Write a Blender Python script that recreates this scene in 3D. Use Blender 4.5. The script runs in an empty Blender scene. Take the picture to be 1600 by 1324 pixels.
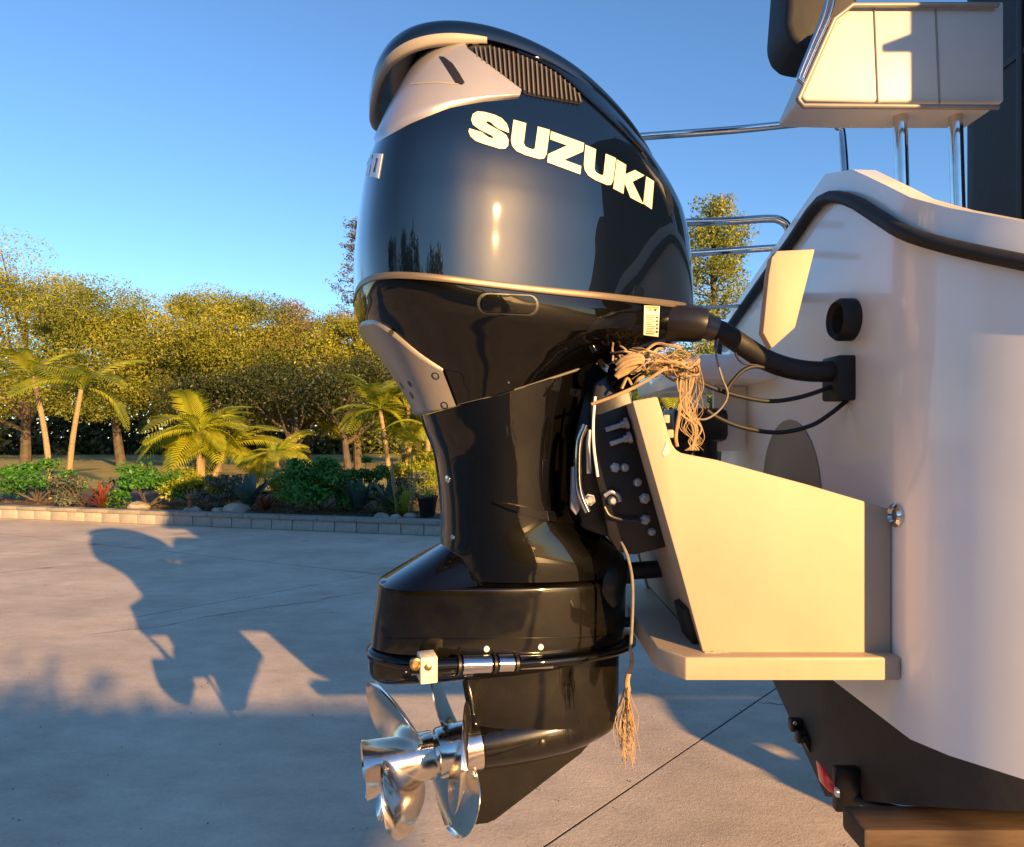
import bpy, bmesh, math, random
from mathutils import Vector, Matrix
from mathutils.bvhtree import BVHTree
from mathutils.geometry import delaunay_2d_cdt
R = math.radians
rnd = random.Random(11)
S = bpy.context.scene
C = S.collection

# ------------------------------------------------------------------ camera, sky, sun, exposure
F, ZC, HY, Y0 = 1020.0, 1.35, 680.0, 1.5      # focal length and horizon of the photograph in its pixels, eye height, distance of the motor's centre plane
cam = bpy.data.cameras.new('camera'); co = bpy.data.objects.new('camera', cam); C.objects.link(co)
co.location = (0, 0, ZC); co.rotation_euler = (R(90), 0, 0)
cam.sensor_width = 36; cam.lens = 36*F/1600; cam.shift_y = (HY-662)/1600
cam.clip_start = .02; cam.clip_end = 600
S.camera = co
SUN_AZ, SUN_EL = R(36), R(12.5)
SUN = Vector((math.cos(SUN_EL)*math.sin(SUN_AZ), -math.cos(SUN_EL)*math.cos(SUN_AZ), math.sin(SUN_EL)))
w = bpy.data.worlds.new('World'); S.world = w; w.use_nodes = True
sky = w.node_tree.nodes.new('ShaderNodeTexSky'); sky.sky_type = 'NISHITA'; sky.sun_disc = False
sky.sun_elevation = SUN_EL; sky.sun_rotation = math.pi-SUN_AZ
sky.air_density = 1.0; sky.dust_density = 0.0; sky.ozone_density = 4.4
bgn = w.node_tree.nodes['Background']; bgn.inputs[1].default_value = .098
w.node_tree.links.new(sky.outputs[0], bgn.inputs[0])
sl = bpy.data.lights.new('sun', 'SUN'); so = bpy.data.objects.new('sun', sl); C.objects.link(so)
sl.energy = 4.6; sl.angle = R(.5); sl.color = (1, .58, .21)
so.rotation_euler = SUN.to_track_quat('Z', 'Y').to_euler(); so.location = (6, -8, 9)
S.view_settings.view_transform = 'Standard'; S.view_settings.look = 'None'
S.view_settings.exposure = 1.48; S.view_settings.gamma = 1; S.view_settings.use_curve_mapping = False
S.render.engine = 'CYCLES'
S.cycles.max_bounces = 8; S.cycles.use_denoising = True

# ------------------------------------------------------------------ materials
def mat(name, col, rough=.5, metal=0, var=0, scale=8, bump=0, bscale=60, coat=0, coat_rough=.03, spec=.5, coat_ior=1.5, stretch=None, dark=None, sheen=0):
    m = bpy.data.materials.new(name); m.use_nodes = True
    nt = m.node_tree; n = nt.nodes; L = nt.links; p = n['Principled BSDF']
    p.inputs['Base Color'].default_value = (*col, 1); p.inputs['Roughness'].default_value = rough
    p.inputs['Metallic'].default_value = metal
    p.inputs['Specular IOR Level'].default_value = spec
    p.inputs['Coat IOR'].default_value = coat_ior; p.inputs['Coat Weight'].default_value = coat; p.inputs['Coat Roughness'].default_value = coat_rough
    tc = n.new('ShaderNodeTexCoord'); vec = tc.outputs['Object']
    if stretch:
        mp = n.new('ShaderNodeMapping'); mp.inputs['Scale'].default_value = stretch
        L.new(vec, mp.inputs[0]); vec = mp.outputs[0]
    if var:
        t = n.new('ShaderNodeTexNoise'); t.inputs['Scale'].default_value = scale; t.inputs['Detail'].default_value = 6
        t.inputs['Roughness'].default_value = .65; L.new(vec, t.inputs[0])
        r = n.new('ShaderNodeValToRGB'); r.color_ramp.elements[0].position = .3; r.color_ramp.elements[1].position = .7
        d = dark or tuple(c*(1-var) for c in col); b = tuple(min(1, c*(1+var)) for c in col)
        r.color_ramp.elements[0].color = (*d, 1); r.color_ramp.elements[1].color = (*b, 1)
        L.new(t.outputs[0], r.inputs[0]); L.new(r.outputs[0], p.inputs['Base Color'])
        q = n.new('ShaderNodeMapRange'); q.inputs[3].default_value = max(.02, rough*(1-var*.5)); q.inputs[4].default_value = min(1, rough*(1+var*.5))
        L.new(t.outputs[0], q.inputs[0]); L.new(q.outputs[0], p.inputs['Roughness'])
    if bump:
        t = n.new('ShaderNodeTexNoise'); t.inputs['Scale'].default_value = bscale; t.inputs['Detail'].default_value = 5
        L.new(vec, t.inputs[0])
        b = n.new('ShaderNodeBump'); b.inputs['Strength'].default_value = bump; b.inputs['Distance'].default_value = .02
        L.new(t.outputs[0], b.inputs['Height']); L.new(b.outputs[0], p.inputs['Normal'])
    return m

def leafmat(name, c1, c2, scale=3, trans=.35, rough=.5):
    m = bpy.data.materials.new(name); m.use_nodes = True
    nt = m.node_tree; n = nt.nodes; L = nt.links; p = n['Principled BSDF']
    tc = n.new('ShaderNodeTexCoord'); t = n.new('ShaderNodeTexNoise'); t.inputs['Scale'].default_value = scale; t.inputs['Detail'].default_value = 4
    L.new(tc.outputs['Object'], t.inputs[0])
    r = n.new('ShaderNodeValToRGB'); r.color_ramp.elements[0].position = .35; r.color_ramp.elements[1].position = .65
    r.color_ramp.elements[0].color = (*c1, 1); r.color_ramp.elements[1].color = (*c2, 1)
    L.new(t.outputs[0], r.inputs[0]); L.new(r.outputs[0], p.inputs['Base Color']); p.inputs['Roughness'].default_value = rough
    tr = n.new('ShaderNodeBsdfTranslucent'); L.new(r.outputs[0], tr.inputs[0])
    mx = n.new('ShaderNodeMixShader'); mx.inputs[0].default_value = trans
    L.new(p.outputs[0], mx.inputs[1]); L.new(tr.outputs[0], mx.inputs[2]); L.new(mx.outputs[0], n['Material Output'].inputs[0])
    return m

M = {}
M['navy'] = mat('navy_gloss_paint', (.0016, .0045, .0125), .28, 0, .06, 3, coat=1, coat_rough=.014, spec=.05, bump=.016, bscale=6, coat_ior=1.75)
M['gloss'] = mat('gloss_black_paint', (.0012, .0011, .0010), .4, 0, .25, 5, coat=1, coat_rough=.015, spec=.03, bump=.015, bscale=9)
M['glossworn'] = mat('worn_gloss_black', (.004, .0034, .0022), .3, 0, .6, 16, coat=1, coat_rough=.05, spec=.12, bump=.02, bscale=14)
M['satin'] = mat('satin_black', (.010, .009, .009), .42, 0, .3, 18, bump=.05, bscale=40)
M['blackplastic'] = mat('black_hub_shade', (.012, .011, .011), .36, 0, .2, 20)
M['rubber'] = mat('rubber', (.012, .011, .011), .6, 0, .3, 30, bump=.05, bscale=50)
M['silver'] = mat('silver_paint', (.42, .40, .40), .36, .55, .05, 8, coat=.5, coat_rough=.1)
M['silver_under'] = mat('silver_grey_plastic', (.30, .27, .24), .55, .1, .08, 8)
M['greyplate'] = mat('warm_grey_plate', (.26, .235, .215), .42, .25, .1, 10, coat=.25, coat_rough=.15)
M['slat'] = mat('louvre_slat', (.14, .12, .095), .45, .2, .1, 20)
M['band'] = mat('trim_band', (.17, .135, .10), .4, .45, .12, 14, stretch=(3, 3, 30))
M['white'] = mat('white_gelcoat', (.86, .84, .80), .3, 0, .05, 3, coat=.6, coat_rough=.06, bump=.012, bscale=6)
M['cream'] = mat('cream_bracket_paint', (.44, .345, .245), .55, 0, .06, 4, bump=.02, bscale=30, spec=.25, stretch=(1.6, 1.6, .7))
M['decal'] = mat('decal_cream', (.80, .72, .50), .4, 0, .03, 20)
M['decalwhite'] = mat('decal_white', (.8, .8, .8), .4, 0, .03, 20)
M['chrome'] = mat('polished_stainless', (.66, .64, .62), .12, 1, .12, 14, bump=.02, bscale=20)
M['prop'] = mat('worn_polished_propeller', (.76, .70, .62), .16, 1, .16, 9, bump=.05, bscale=16)
M['steel'] = mat('galvanised_bolt', (.42, .42, .44), .42, .8, .25, 40)
M['anode'] = mat('zinc_anode', (.72, .66, .50), .6, .1, .18, 60, bump=.08, bscale=90)
M['brass'] = mat('brass', (.58, .40, .18), .3, 1, .2, 50)
M['antifoul'] = mat('dark_antifouling', (.035, .028, .020), .7, 0, .35, 9, bump=.05, bscale=30)
M['shade_tan'] = mat('tan_painted_shade', (.30, .25, .18), .5, 0, .06, 5)  # shade on the white stern, put into the colour
M['rope'] = mat('frayed_rope', (.34, .235, .125), .9, 0, .35, 40)
M['greyline'] = mat('grey_cord', (.20, .18, .15), .8, 0, .3, 60)
M['red'] = mat('red_lens', (.85, .03, .04), .22, 0, .1, 40, coat=.6)
M['orange'] = mat('orange_print', (.75, .25, .04), .5)
M['darkprint'] = mat('dark_print', (.05, .04, .03), .6)
M['label'] = mat('label_paper', (.74, .66, .50), .5, 0, .04, 40)
M['canvas'] = mat('black_canvas', (.012, .012, .014), .7, 0, .3, 12, bump=.08, bscale=40)
M['vinyl'] = mat('white_vinyl', (.62, .58, .53), .42, 0, .05, 6, bump=.04, bscale=18)
M['trunk'] = mat('bark', (.085, .065, .045), .9, 0, .4, 6, bump=.4, bscale=14)
M['palmtrunk'] = mat('palm_bark', (.30, .22, .12), .8, 0, .35, 9, bump=.3, bscale=20, stretch=(1, 1, 6))
M['soil'] = mat('soil_mulch', (.10, .075, .05), .95, 0, .5, 6, bump=.6, bscale=12)
M['rock'] = mat('rock', (.34, .29, .22), .9, 0, .3, 5, bump=.4, bscale=9)
M['lawn'] = mat('dry_lawn', (.30, .25, .07), .95, 0, .35, 1.2, bump=.4, bscale=20)
M['block'] = mat('concrete_block', (.36, .34, .30), .9, 0, .16, 9, bump=.3, bscale=45)
M['block2'] = mat('concrete_block_darker', (.31, .29, .26), .9, 0, .2, 7, bump=.3, bscale=45)
M['coping'] = mat('coping_stone', (.27, .245, .21), .9, 0, .2, 8, bump=.3, bscale=45)
M['housewall'] = mat('dark_brown_cladding', (.030, .020, .015), .8, 0, .2, 3, stretch=(1, 1, 12))
M['housetrim'] = mat('pale_trim', (.5, .46, .4), .5)
M['roof'] = mat('dark_roof', (.03, .025, .022), .8, 0, .3, 5)
M['glass'] = mat('dark_glass', (.01, .012, .015), .05, 0, spec=.8)
M['terracotta'] = mat('terracotta', (.22, .09, .045), .8, 0, .2, 20)
M['wood'] = mat('weathered_wood', (.09, .055, .032), .8, 0, .3, 9, stretch=(2, 20, 20))
M['tyre'] = mat('tyre', (.02, .02, .02), .8, 0, .2, 20)
M['galv'] = mat('galvanised_steel', (.30, .30, .31), .5, .7, .2, 10)

def concrete():
    m = bpy.data.materials.new('weathered_concrete'); m.use_nodes = True
    nt = m.node_tree; n = nt.nodes; L = nt.links; p = n['Principled BSDF']
    tc = n.new('ShaderNodeTexCoord'); ob = tc.outputs['Object']
    def noise(scale, det, vec, rough=.6):
        t = n.new('ShaderNodeTexNoise'); t.inputs['Scale'].default_value = scale; t.inputs['Detail'].default_value = det
        t.inputs['Roughness'].default_value = rough; L.new(vec, t.inputs[0]); return t.outputs[0]
    def mapped(rot, sc):
        mp = n.new('ShaderNodeMapping'); mp.inputs['Rotation'].default_value = (0, 0, rot); mp.inputs['Scale'].default_value = sc
        L.new(ob, mp.inputs[0]); return mp.outputs[0]
    big = noise(1.1, 5, ob); streak = noise(5, 7, mapped(R(24), (.8, 1.7, 1)), .7); fine = noise(55, 6, ob, .75)
    brush = noise(22, 3, mapped(R(20), (.4, 7, 1)))
    def madd(a, b, k):
        q = n.new('ShaderNodeMath'); q.operation = 'MULTIPLY_ADD'; q.inputs[1].default_value = k
        L.new(a, q.inputs[0]); L.new(b, q.inputs[2]); return q.outputs[0]
    z = n.new('ShaderNodeMath'); z.operation = 'MULTIPLY'; z.inputs[1].default_value = .45; L.new(big, z.inputs[0])
    v = madd(streak, z.outputs[0], .32); v = madd(fine, v, .26); v = madd(brush, v, .06)
    r = n.new('ShaderNodeValToRGB'); e = r.color_ramp.elements
    e[0].position = .41; e[0].color = (.38, .315, .24, 1); e[1].position = .66; e[1].color = (.68, .565, .43, 1)
    L.new(v, r.inputs[0])
    # dark spots and small stains
    vo = n.new('ShaderNodeTexVoronoi'); vo.inputs['Scale'].default_value = 1.1; L.new(mapped(.4, (1, 1.6, 1)), vo.inputs[0])
    rr = n.new('ShaderNodeValToRGB'); rr.color_ramp.elements[0].position = .02; rr.color_ramp.elements[0].color = (.45, .45, .45, 1)
    rr.color_ramp.elements[1].position = .10; rr.color_ramp.elements[1].color = (1, 1, 1, 1); L.new(vo.outputs['Distance'], rr.inputs[0])
    mu = n.new('ShaderNodeMix'); mu.data_type = 'RGBA'; mu.blend_type = 'MULTIPLY'; mu.inputs[0].default_value = .8
    L.new(r.outputs[0], mu.inputs[6]); L.new(rr.outputs[0], mu.inputs[7]); L.new(mu.outputs[2], p.inputs['Base Color'])
    p.inputs['Roughness'].default_value = .8
    b = n.new('ShaderNodeBump'); b.inputs['Strength'].default_value = .45; b.inputs['Distance'].default_value = .006
    grit = noise(160, 4, ob, .7); h = madd(grit, fine, .5); L.new(h, b.inputs['Height']); L.new(b.outputs[0], p.inputs['Normal'])
    return m
M['concrete'] = concrete()
M['gold'] = leafmat('golden_olive_leaves', (.15, .175, .014), (.38, .36, .032), .9)
M['olive'] = leafmat('olive_leaves', (.11, .145, .015), (.29, .30, .028), .9)
M['tan'] = leafmat('dry_tan_leaves', (0.17, 0.12, 0.03), (0.36, 0.23, 0.07), .9)
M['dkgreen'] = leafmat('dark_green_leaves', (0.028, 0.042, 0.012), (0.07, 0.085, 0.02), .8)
M['backleaf'] = leafmat('dark_back_foliage', (.010, .014, .006), (.022, .028, .010), .8, .04)
M['pine'] = leafmat('pine_needles', (.13, .17, .02), (.34, .34, .04), 1.2)
M['norfolk'] = leafmat('grey_green_needles', (0.07, 0.075, 0.03), (0.18, 0.15, 0.06), 1.2)
M['palm'] = leafmat('yellow_green_palm', (.26, .33, .012), (.52, .50, .03), 2.5, .4)
M['palm2'] = leafmat('green_palm', (.17, .24, .012), (.42, .42, .03), 2.5, .4)
M['fern'] = leafmat('deep_green_fern', (.025, .12, .012), (.08, .25, .025), 5, .25)
M['agave'] = leafmat('blue_green_agave', (.045, .085, .075), (.08, .13, .105), 3, .1)
M['bromeliad'] = leafmat('red_bromeliad', (.10, .018, .015), (.26, .07, .03), 8, .2)
M['greyshrub'] = leafmat('grey_green_shrub', (.07, .09, .06), (.15, .15, .09), 5, .2)

# ------------------------------------------------------------------ helpers
def at(px, py, Y=Y0):                      # photograph pixel at a known distance -> point in the world
    return Vector(((px-800)/F*Y, Y, ZC-(py-HY)/F*Y))

def tag(o, label=None, cat=None, group=None, kind=None):
    for k, v in (('label', label), ('category', cat), ('group', group), ('kind', kind)):
        if v: o[k] = v
    return o

def thing(name, label, cat, loc=(0, 0, 0), group=None):
    e = bpy.data.objects.new(name, None); C.objects.link(e); e.location = loc; e.empty_display_size = .1
    return tag(e, label, cat, group)

def put(o, parent):
    o.parent = parent
    def world(p): return (world(p.parent) @ p.matrix_parent_inverse if p.parent else Matrix.Identity(4)) @ Matrix.LocRotScale(p.location, p.rotation_euler, p.scale)
    o.matrix_parent_inverse = world(parent).inverted()

def raw(name, verts, faces, m, parent=None, smooth=False):
    me = bpy.data.meshes.new(name); me.from_pydata([tuple(v) for v in verts], [], faces)
    if m: me.materials.append(m)
    if smooth: me.polygons.foreach_set('use_smooth', [True]*len(me.polygons))
    me.update()
    o = bpy.data.objects.new(name, me); C.objects.link(o)
    if parent: put(o, parent)
    return o

class B:
    def __init__(s): s.bm = bmesh.new()
    def quadloft(s, loops, cap0=True, cap1=True, closed=True):
        bm = s.bm; rows = [[bm.verts.new(p) for p in l] for l in loops]; n = len(rows[0])
        for a, b in zip(rows, rows[1:]):
            for k in range(n if closed else n-1):
                j = (k+1) % n
                try: bm.faces.new((a[k], a[j], b[j], b[k]))
                except ValueError: pass
        if cap0: bm.faces.new(list(reversed(rows[0])))
        if cap1: bm.faces.new(rows[-1])
        return s
    def box(s, c, size, rot=None, bev=0):
        bm2 = bmesh.new(); bmesh.ops.create_cube(bm2, size=1)
        for v in bm2.verts: v.co = Vector((v.co.x*size[0], v.co.y*size[1], v.co.z*size[2]))
        if bev: bmesh.ops.bevel(bm2, geom=list(bm2.edges), offset=bev, segments=2, profile=.5, affect='EDGES')
        mt = Matrix.Translation(c) @ (rot.to_matrix().to_4x4() if rot else Matrix.Identity(4))
        return s.join(bm2, mt)
    def join(s, bm2, mt=None):
        if mt: bm2.transform(mt)
        me = bpy.data.meshes.new('tmp'); bm2.to_mesh(me); s.bm.from_mesh(me); bpy.data.meshes.remove(me); bm2.free(); return s
    def cyl(s, a, b, r0, r1=None, n=20, caps=True):
        a = Vector(a); b = Vector(b); r1 = r0 if r1 is None else r1
        return s.tube([a, b], [r0, r1], n, caps)
    def tube(s, pts, rad, n=10, caps=True):
        pts = [Vector(p) for p in pts]; N = len(pts)
        if not isinstance(rad, (list, tuple)): rad = [rad]*N
        t0 = (pts[1]-pts[0]).normalized(); u = t0.orthogonal().normalized(); loops = []
        for i, p in enumerate(pts):
            t = (pts[min(i+1, N-1)]-pts[max(i-1, 0)]).normalized()
            u = (u - t*u.dot(t)).normalized(); v = t.cross(u)
            loops.append([p+(u*math.cos(2*math.pi*k/n)+v*math.sin(2*math.pi*k/n))*rad[i] for k in range(n)])
        return s.quadloft(loops, caps, caps)
    def rev(s, o, d, prof, n=40, caps=True):   # body of revolution: prof = [(distance along d, radius)]
        d = Vector(d).normalized(); u = d.orthogonal().normalized(); v = d.cross(u); o = Vector(o)
        return s.quadloft([[o+d*t+(u*math.cos(2*math.pi*k/n)+v*math.sin(2*math.pi*k/n))*r for k in range(n)] for t, r in prof], caps, caps)
    def extr(s, poly, y0, y1, bev=0, seg=2):   # outline in (x, z) pushed from y0 to y1
        bm2 = bmesh.new(); a = [bm2.verts.new((p[0], y0, p[1])) for p in poly]; b = [bm2.verts.new((p[0], y1, p[1])) for p in poly]
        n = len(poly); bm2.faces.new(a); bm2.faces.new(list(reversed(b)))
        for k in range(n): bm2.faces.new((a[k], b[k], b[(k+1) % n], a[(k+1) % n]))
        bmesh.ops.recalc_face_normals(bm2, faces=list(bm2.faces))
        if bev: bmesh.ops.bevel(bm2, geom=list(bm2.edges), offset=bev, segments=seg, profile=.5, affect='EDGES', clamp_overlap=True)
        return s.join(bm2)
    def obj(s, name, m, parent=None, sharp=38, recalc=True):
        bm = s.bm
        if recalc: bmesh.ops.recalc_face_normals(bm, faces=list(bm.faces))
        for f in bm.faces: f.smooth = True
        th = R(sharp)
        for e in bm.edges:
            if len(e.link_faces) == 2 and e.calc_face_angle(0) > th: e.smooth = False
        me = bpy.data.meshes.new(name); bm.to_mesh(me); bm.free(); me.materials.append(m)
        o = bpy.data.objects.new(name, me); C.objects.link(o)
        if parent: put(o, parent)
        return o

def curve(pts, step=8):                     # Catmull-Rom through points
    pts = [Vector(p) for p in pts]; out = []
    P = [pts[0]*2-pts[1]]+pts+[pts[-1]*2-pts[-2]]
    for i in range(1, len(P)-2):
        for k in range(step):
            t = k/step
            out.append(.5*((2*P[i])+(P[i+1]-P[i-1])*t+(2*P[i-1]-5*P[i]+4*P[i+1]-P[i+2])*t*t+(3*P[i]-P[i-1]-3*P[i+1]+P[i+2])*t**3))
    out.append(pts[-1]); return out

def copy_tree(o, parent=None):
    c = o.copy(); C.objects.link(c); c.parent = parent
    for ch in list(o.children): copy_tree(ch, c)
    return c

# ------------------------------------------------------------------ ground, driveway slabs
def grid_sheet(name, xs, ys, zf, m):
    v = [(x, y, zf(x, y)) for y in ys for x in xs]; n = len(xs)
    f = [(j*n+i, j*n+i+1, (j+1)*n+i+1, (j+1)*n+i) for j in range(len(ys)-1) for i in range(n-1)]
    return raw(name, v, f, m, smooth=True)
g = raw('ground', [(-250, -250, -.03), (250, -250, -.03), (250, 250, -.03), (-250, 250, -.03)], [(0, 1, 2, 3)], M['soil'])
tag(g, kind='structure')
drive = bpy.data.objects.new('driveway', None); C.objects.link(drive); tag(drive, kind='structure')
dA = Vector((.697, .717)); dB = Vector((.909, -.416)); pA = Vector((.105, 2.14)); pB = Vector((-3.72, 7.44))
def cross2(a, b): return a.x*b.y-a.y*b.x
org = pA+dA*(cross2(pB-pA, dB)/cross2(dA, dB))
for i in range(-4, 4):
    for j in range(-4, 3):
        sp = 4.2; a = org+dB*(i*sp)+dA*(j*sp*1.3)
        q = [a, a+dB*sp, a+dB*sp+dA*sp*1.3, a+dA*sp*1.3]
        c = sum(q, Vector((0, 0)))/4
        if c.y > 13 or c.y < -14 or abs(c.x) > 17: continue
        q = [c+(p-c)*(1-.0024) for p in q]
        bb = B(); bb.quadloft([[(p.x, p.y, -.025) for p in q], [(p.x, p.y, 0) for p in q]])
        bb.obj('slab', M['concrete'], drive, sharp=20)

def crack(p0, p1, w_):
    v = []; f = []; n = 22; d = Vector(p1)-Vector(p0); nn = Vector((-d.y, d.x)).normalized(); off = 0
    for k in range(n+1):
        off += rnd.gauss(0, .018); c = Vector(p0)+d*k/n+nn*off; ww = w_*rnd.uniform(.4, 1.2)*(1 if 0 < k < n else .1)
        v += [(c.x-nn.x*ww, c.y-nn.y*ww, .0016), (c.x+nn.x*ww, c.y+nn.y*ww, .0016)]
        if k: f.append((2*k-2, 2*k-1, 2*k+1, 2*k))
    raw('crack', v, f, M['rubber'], drive)
crack((-2.9, 4.4), (-1.2, 5.6), .004); crack((1.2, 3.3), (1.9, 3.05), .003); crack((-5.2, 6.2), (-3.4, 7.9), .005)
jf = raw('joint_filler', [(-30, -30, -.0007), (30, -30, -.0007), (30, 14, -.0007), (-30, 14, -.0007)], [(0, 1, 2, 3)], M['rubber'], drive)
pts = []
for k in range(700):
    pts.append((Vector((rnd.uniform(-6, 3), 1.6+7*rnd.random()**1.3, .002)), Vector((0, 0, 6))))
v, f = [], []
for p, o in pts:
    r_ = rnd.uniform(.0015, .006)*(1.6 if p.y > 4 else 1); a = rnd.uniform(0, 6.28); i = len(v)
    v += [p+Vector((math.cos(a+q*1.57)*r_*rnd.uniform(.5, 1.3), math.sin(a+q*1.57)*r_*rnd.uniform(.5, 1.3), rnd.uniform(0, .003))) for q in range(4)]; f.append((i, i+1, i+2, i+3))
tag(raw('grit', v, f, M['soil']), kind='stuff')
# low retaining wall of blocks under a coping
WO = Vector((-4.85, 9.7)); WD = Vector((.969, -.248)); WN = Vector((.248, .969))
def wpt(s, n, z): p = WO+WD*s+WN*n; return Vector((p.x, p.y, z))
wall = thing('retaining_wall', 'low grey block retaining wall with coping along the edge of the driveway', 'wall', wpt(0, 0, 0))
wq = Matrix.Rotation(math.atan2(WD.y, WD.x), 3, 'Z').to_quaternion()
bm_a = B(); bm_a.box((0, 0, 0), (.322, .16, .145), bev=.006); blk = bm_a.obj('block', M['block'])
s = -6.2; first = True
while s < 8.2:
    o = blk if first else blk.copy()
    if not first: C.objects.link(o)
    if rnd.random() < .35 and not first:
        o.data = blk.data.copy(); o.data.materials[0] = M['block2']
    first = False
    o.location = wpt(s+.16, .08+rnd.uniform(-.004, .004), .0755); o.rotation_euler = wq.to_euler(); o.rotation_euler.z += rnd.uniform(-.008, .008)
    o.name = 'block'; put(o, wall); s += .333
bm_a = B(); bm_a.box((0, 0, 0), (.592, .21, .055), bev=.007); cp = bm_a.obj('coping_stone', M['coping'])
s = -6.2; first = True
while s < 8.2:
    o = cp if first else cp.copy()
    if not first: C.objects.link(o)
    first = False
    o.location = wpt(s+.3, .075+rnd.uniform(-.003, .003), .177); o.rotation_euler = wq.to_euler(); put(o, wall); s += .6

def bedz(x, y):
    n = (Vector((x, y))-WO).dot(WN)
    return .17+.03*math.sin(x*2.1)*math.cos(y*1.7)+max(0, min(n, 40))*.008
def strip(name, n0, n1, s0, s1, m, dn, ds, lift=0):
    ns = [n0+(n1-n0)*k/dn for k in range(dn+1)]; ss = [s0+(s1-s0)*k/ds for k in range(ds+1)]
    v = []
    for b in ns:
        for a in ss:
            p = WO+WD*a+WN*b; v.append((p.x, p.y, bedz(p.x, p.y)+lift))
    k = len(ss); f = [(j*k+i, j*k+i+1, (j+1)*k+i+1, (j+1)*k+i) for j in range(dn) for i in range(ds)]
    return tag(raw(name, v, f, m, smooth=True), kind='structure')
strip('garden_bed', .12, 3.2, -12, 14, M['soil'], 12, 60)
strip('lawn', 3.2, 120, -90, 90, M['lawn'], 30, 60, .01)

# ------------------------------------------------------------------ trees
def rv(): 
    while True:
        v = Vector((rnd.uniform(-1, 1), rnd.uniform(-1, 1), rnd.uniform(-1, 1)))
        if .05 < v.length < 1: return v.normalized()
def leaf_quads(pts, size, up=.0):
    v = []; f = []
    for p, out in pts:
        nrm = (rv()+out*.7+Vector((0, 0, up))).normalized(); t = nrm.orthogonal().normalized(); t = Matrix.Rotation(rnd.uniform(0, 6.28), 3, nrm) @ t
        b = nrm.cross(t); l = size*rnd.uniform(.6, 1.3); wd = l*rnd.uniform(.32, .5); i = len(v)
        v += [p-t*l, p+b*wd-t*l*.1, p+t*l, p-b*wd-t*l*.1]; f.append((i, i+1, i+2, i+3))
    return v, f
def crown_points(c, rx, rz, nclump, nleaf, cr, flat=.6, low=-.9):
    clumps = []
    for k in range(nclump):
        d = rv()
        if d.z < low: d.z = -d.z*.4
        q = rnd.uniform(.55, 1.0)
        clumps.append((c+Vector((d.x*rx*q, d.y*rx*q, d.z*rz*q)), cr*rnd.uniform(.6, 1.35), d))
    pts = []
    for k in range(nleaf):
        cc, r, d = rnd.choice(clumps); o = rv(); q = rnd.random()**.45
        pts.append((cc+Vector((o.x, o.y, o.z*flat))*r*q, o))
    return pts, clumps
def tree(x, y, h, rx, m, label, nclump=34, nleaf=9000, leaf=.085, cr=None, base=.28, group=None, cat='tree', low=-.9):
    z0 = bedz(x, y); t = thing('tree', label, cat, (x, y, z0), group)
    top = z0+h; zb = z0+h*base; c = Vector((x, y, (top+zb)/2)); rz = (top-zb)/2
    pts, cl = crown_points(c, rx, rz, nclump, nleaf, cr or rx*.42, low=low)
    v, f = leaf_quads(pts, leaf, .2); raw('crown', v, f, m, t)
    b = B(); lean = Vector((rnd.uniform(-.3, .3), rnd.uniform(-.2, .2), 0)); r0 = .07+h*.016
    tp = curve([(x, y, z0-.1), Vector((x, y, z0+h*.2))+lean*.5, Vector((x, y, z0+h*.45))+lean, Vector((x, y, z0+h*.75))+lean*.4], 5)
    b.tube(tp, [r0*(1-.75*i/(len(tp)-1)) for i in range(len(tp))], 9)
    for cc, r, d in rnd.sample(cl, min(13, len(cl))):
        k = rnd.randrange(4, len(tp)-2); a = tp[k]; mid = (a+cc)/2+Vector((0, 0, -.12*h*.2)); pp = curve([a, mid, cc], 4)
        b.tube(pp, [r0*.42*(1-.8*i/(len(pp)-1)) for i in range(len(pp))], 6)
    b.obj('trunk', M['trunk'], t); return t
def tpx(px, top, Y): return (px-800)/F*Y, Y, ZC+(HY-top)/F*Y-bedz((px-800)/F*Y, Y)
G = 'trees beyond the lawn'
for px, top, Y, rx, m, lab, leaf in [
    (40, 400, 25, 4.0, 'gold', 'tall rounded olive tree at the far left beyond the lawn', .085),
    (190, 440, 23, 3.2, 'olive', 'olive green open crowned tree between the two tallest rounded trees', .08),
    (315, 432, 22, 2.9, 'gold', 'golden tree with a rounded crown left of the motor, tallest lit crown there', .075),
    (408, 480, 23, 2.7, 'olive', 'olive green tree with a sloping crown to the right of the tallest lit crown', .075),
    (482, 482, 24, 2.6, 'tan', 'tree with a pinkish tan crown above the dark gap behind the palms', .075),
    (560, 478, 21, 2.0, 'gold', 'yellow green tree close beside the motor below the tall bare conifer', .07),
    (655, 520, 22, 3.0, 'olive', 'dense olive tree standing directly behind the motor', .08)]:
    x, y, h = tpx(px, top, Y); tree(x, y, h, rx, M[m], lab, 56, 62000, leaf*.62, cr=rx*.34, base=.15, group=G)
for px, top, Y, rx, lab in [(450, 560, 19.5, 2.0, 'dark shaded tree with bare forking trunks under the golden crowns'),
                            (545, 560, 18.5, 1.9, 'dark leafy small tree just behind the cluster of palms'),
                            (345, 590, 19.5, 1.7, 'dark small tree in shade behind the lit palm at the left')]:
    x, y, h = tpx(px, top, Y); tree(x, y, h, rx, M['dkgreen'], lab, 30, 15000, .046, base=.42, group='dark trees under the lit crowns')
# far wood behind everything, one dark mass
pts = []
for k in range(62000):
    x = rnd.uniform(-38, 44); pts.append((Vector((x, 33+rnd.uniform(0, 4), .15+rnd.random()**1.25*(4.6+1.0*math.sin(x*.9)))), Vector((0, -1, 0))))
v, f = leaf_quads(pts, .23); tag(raw('far_wood', v, f, M['dkgreen']), kind='stuff')

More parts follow.
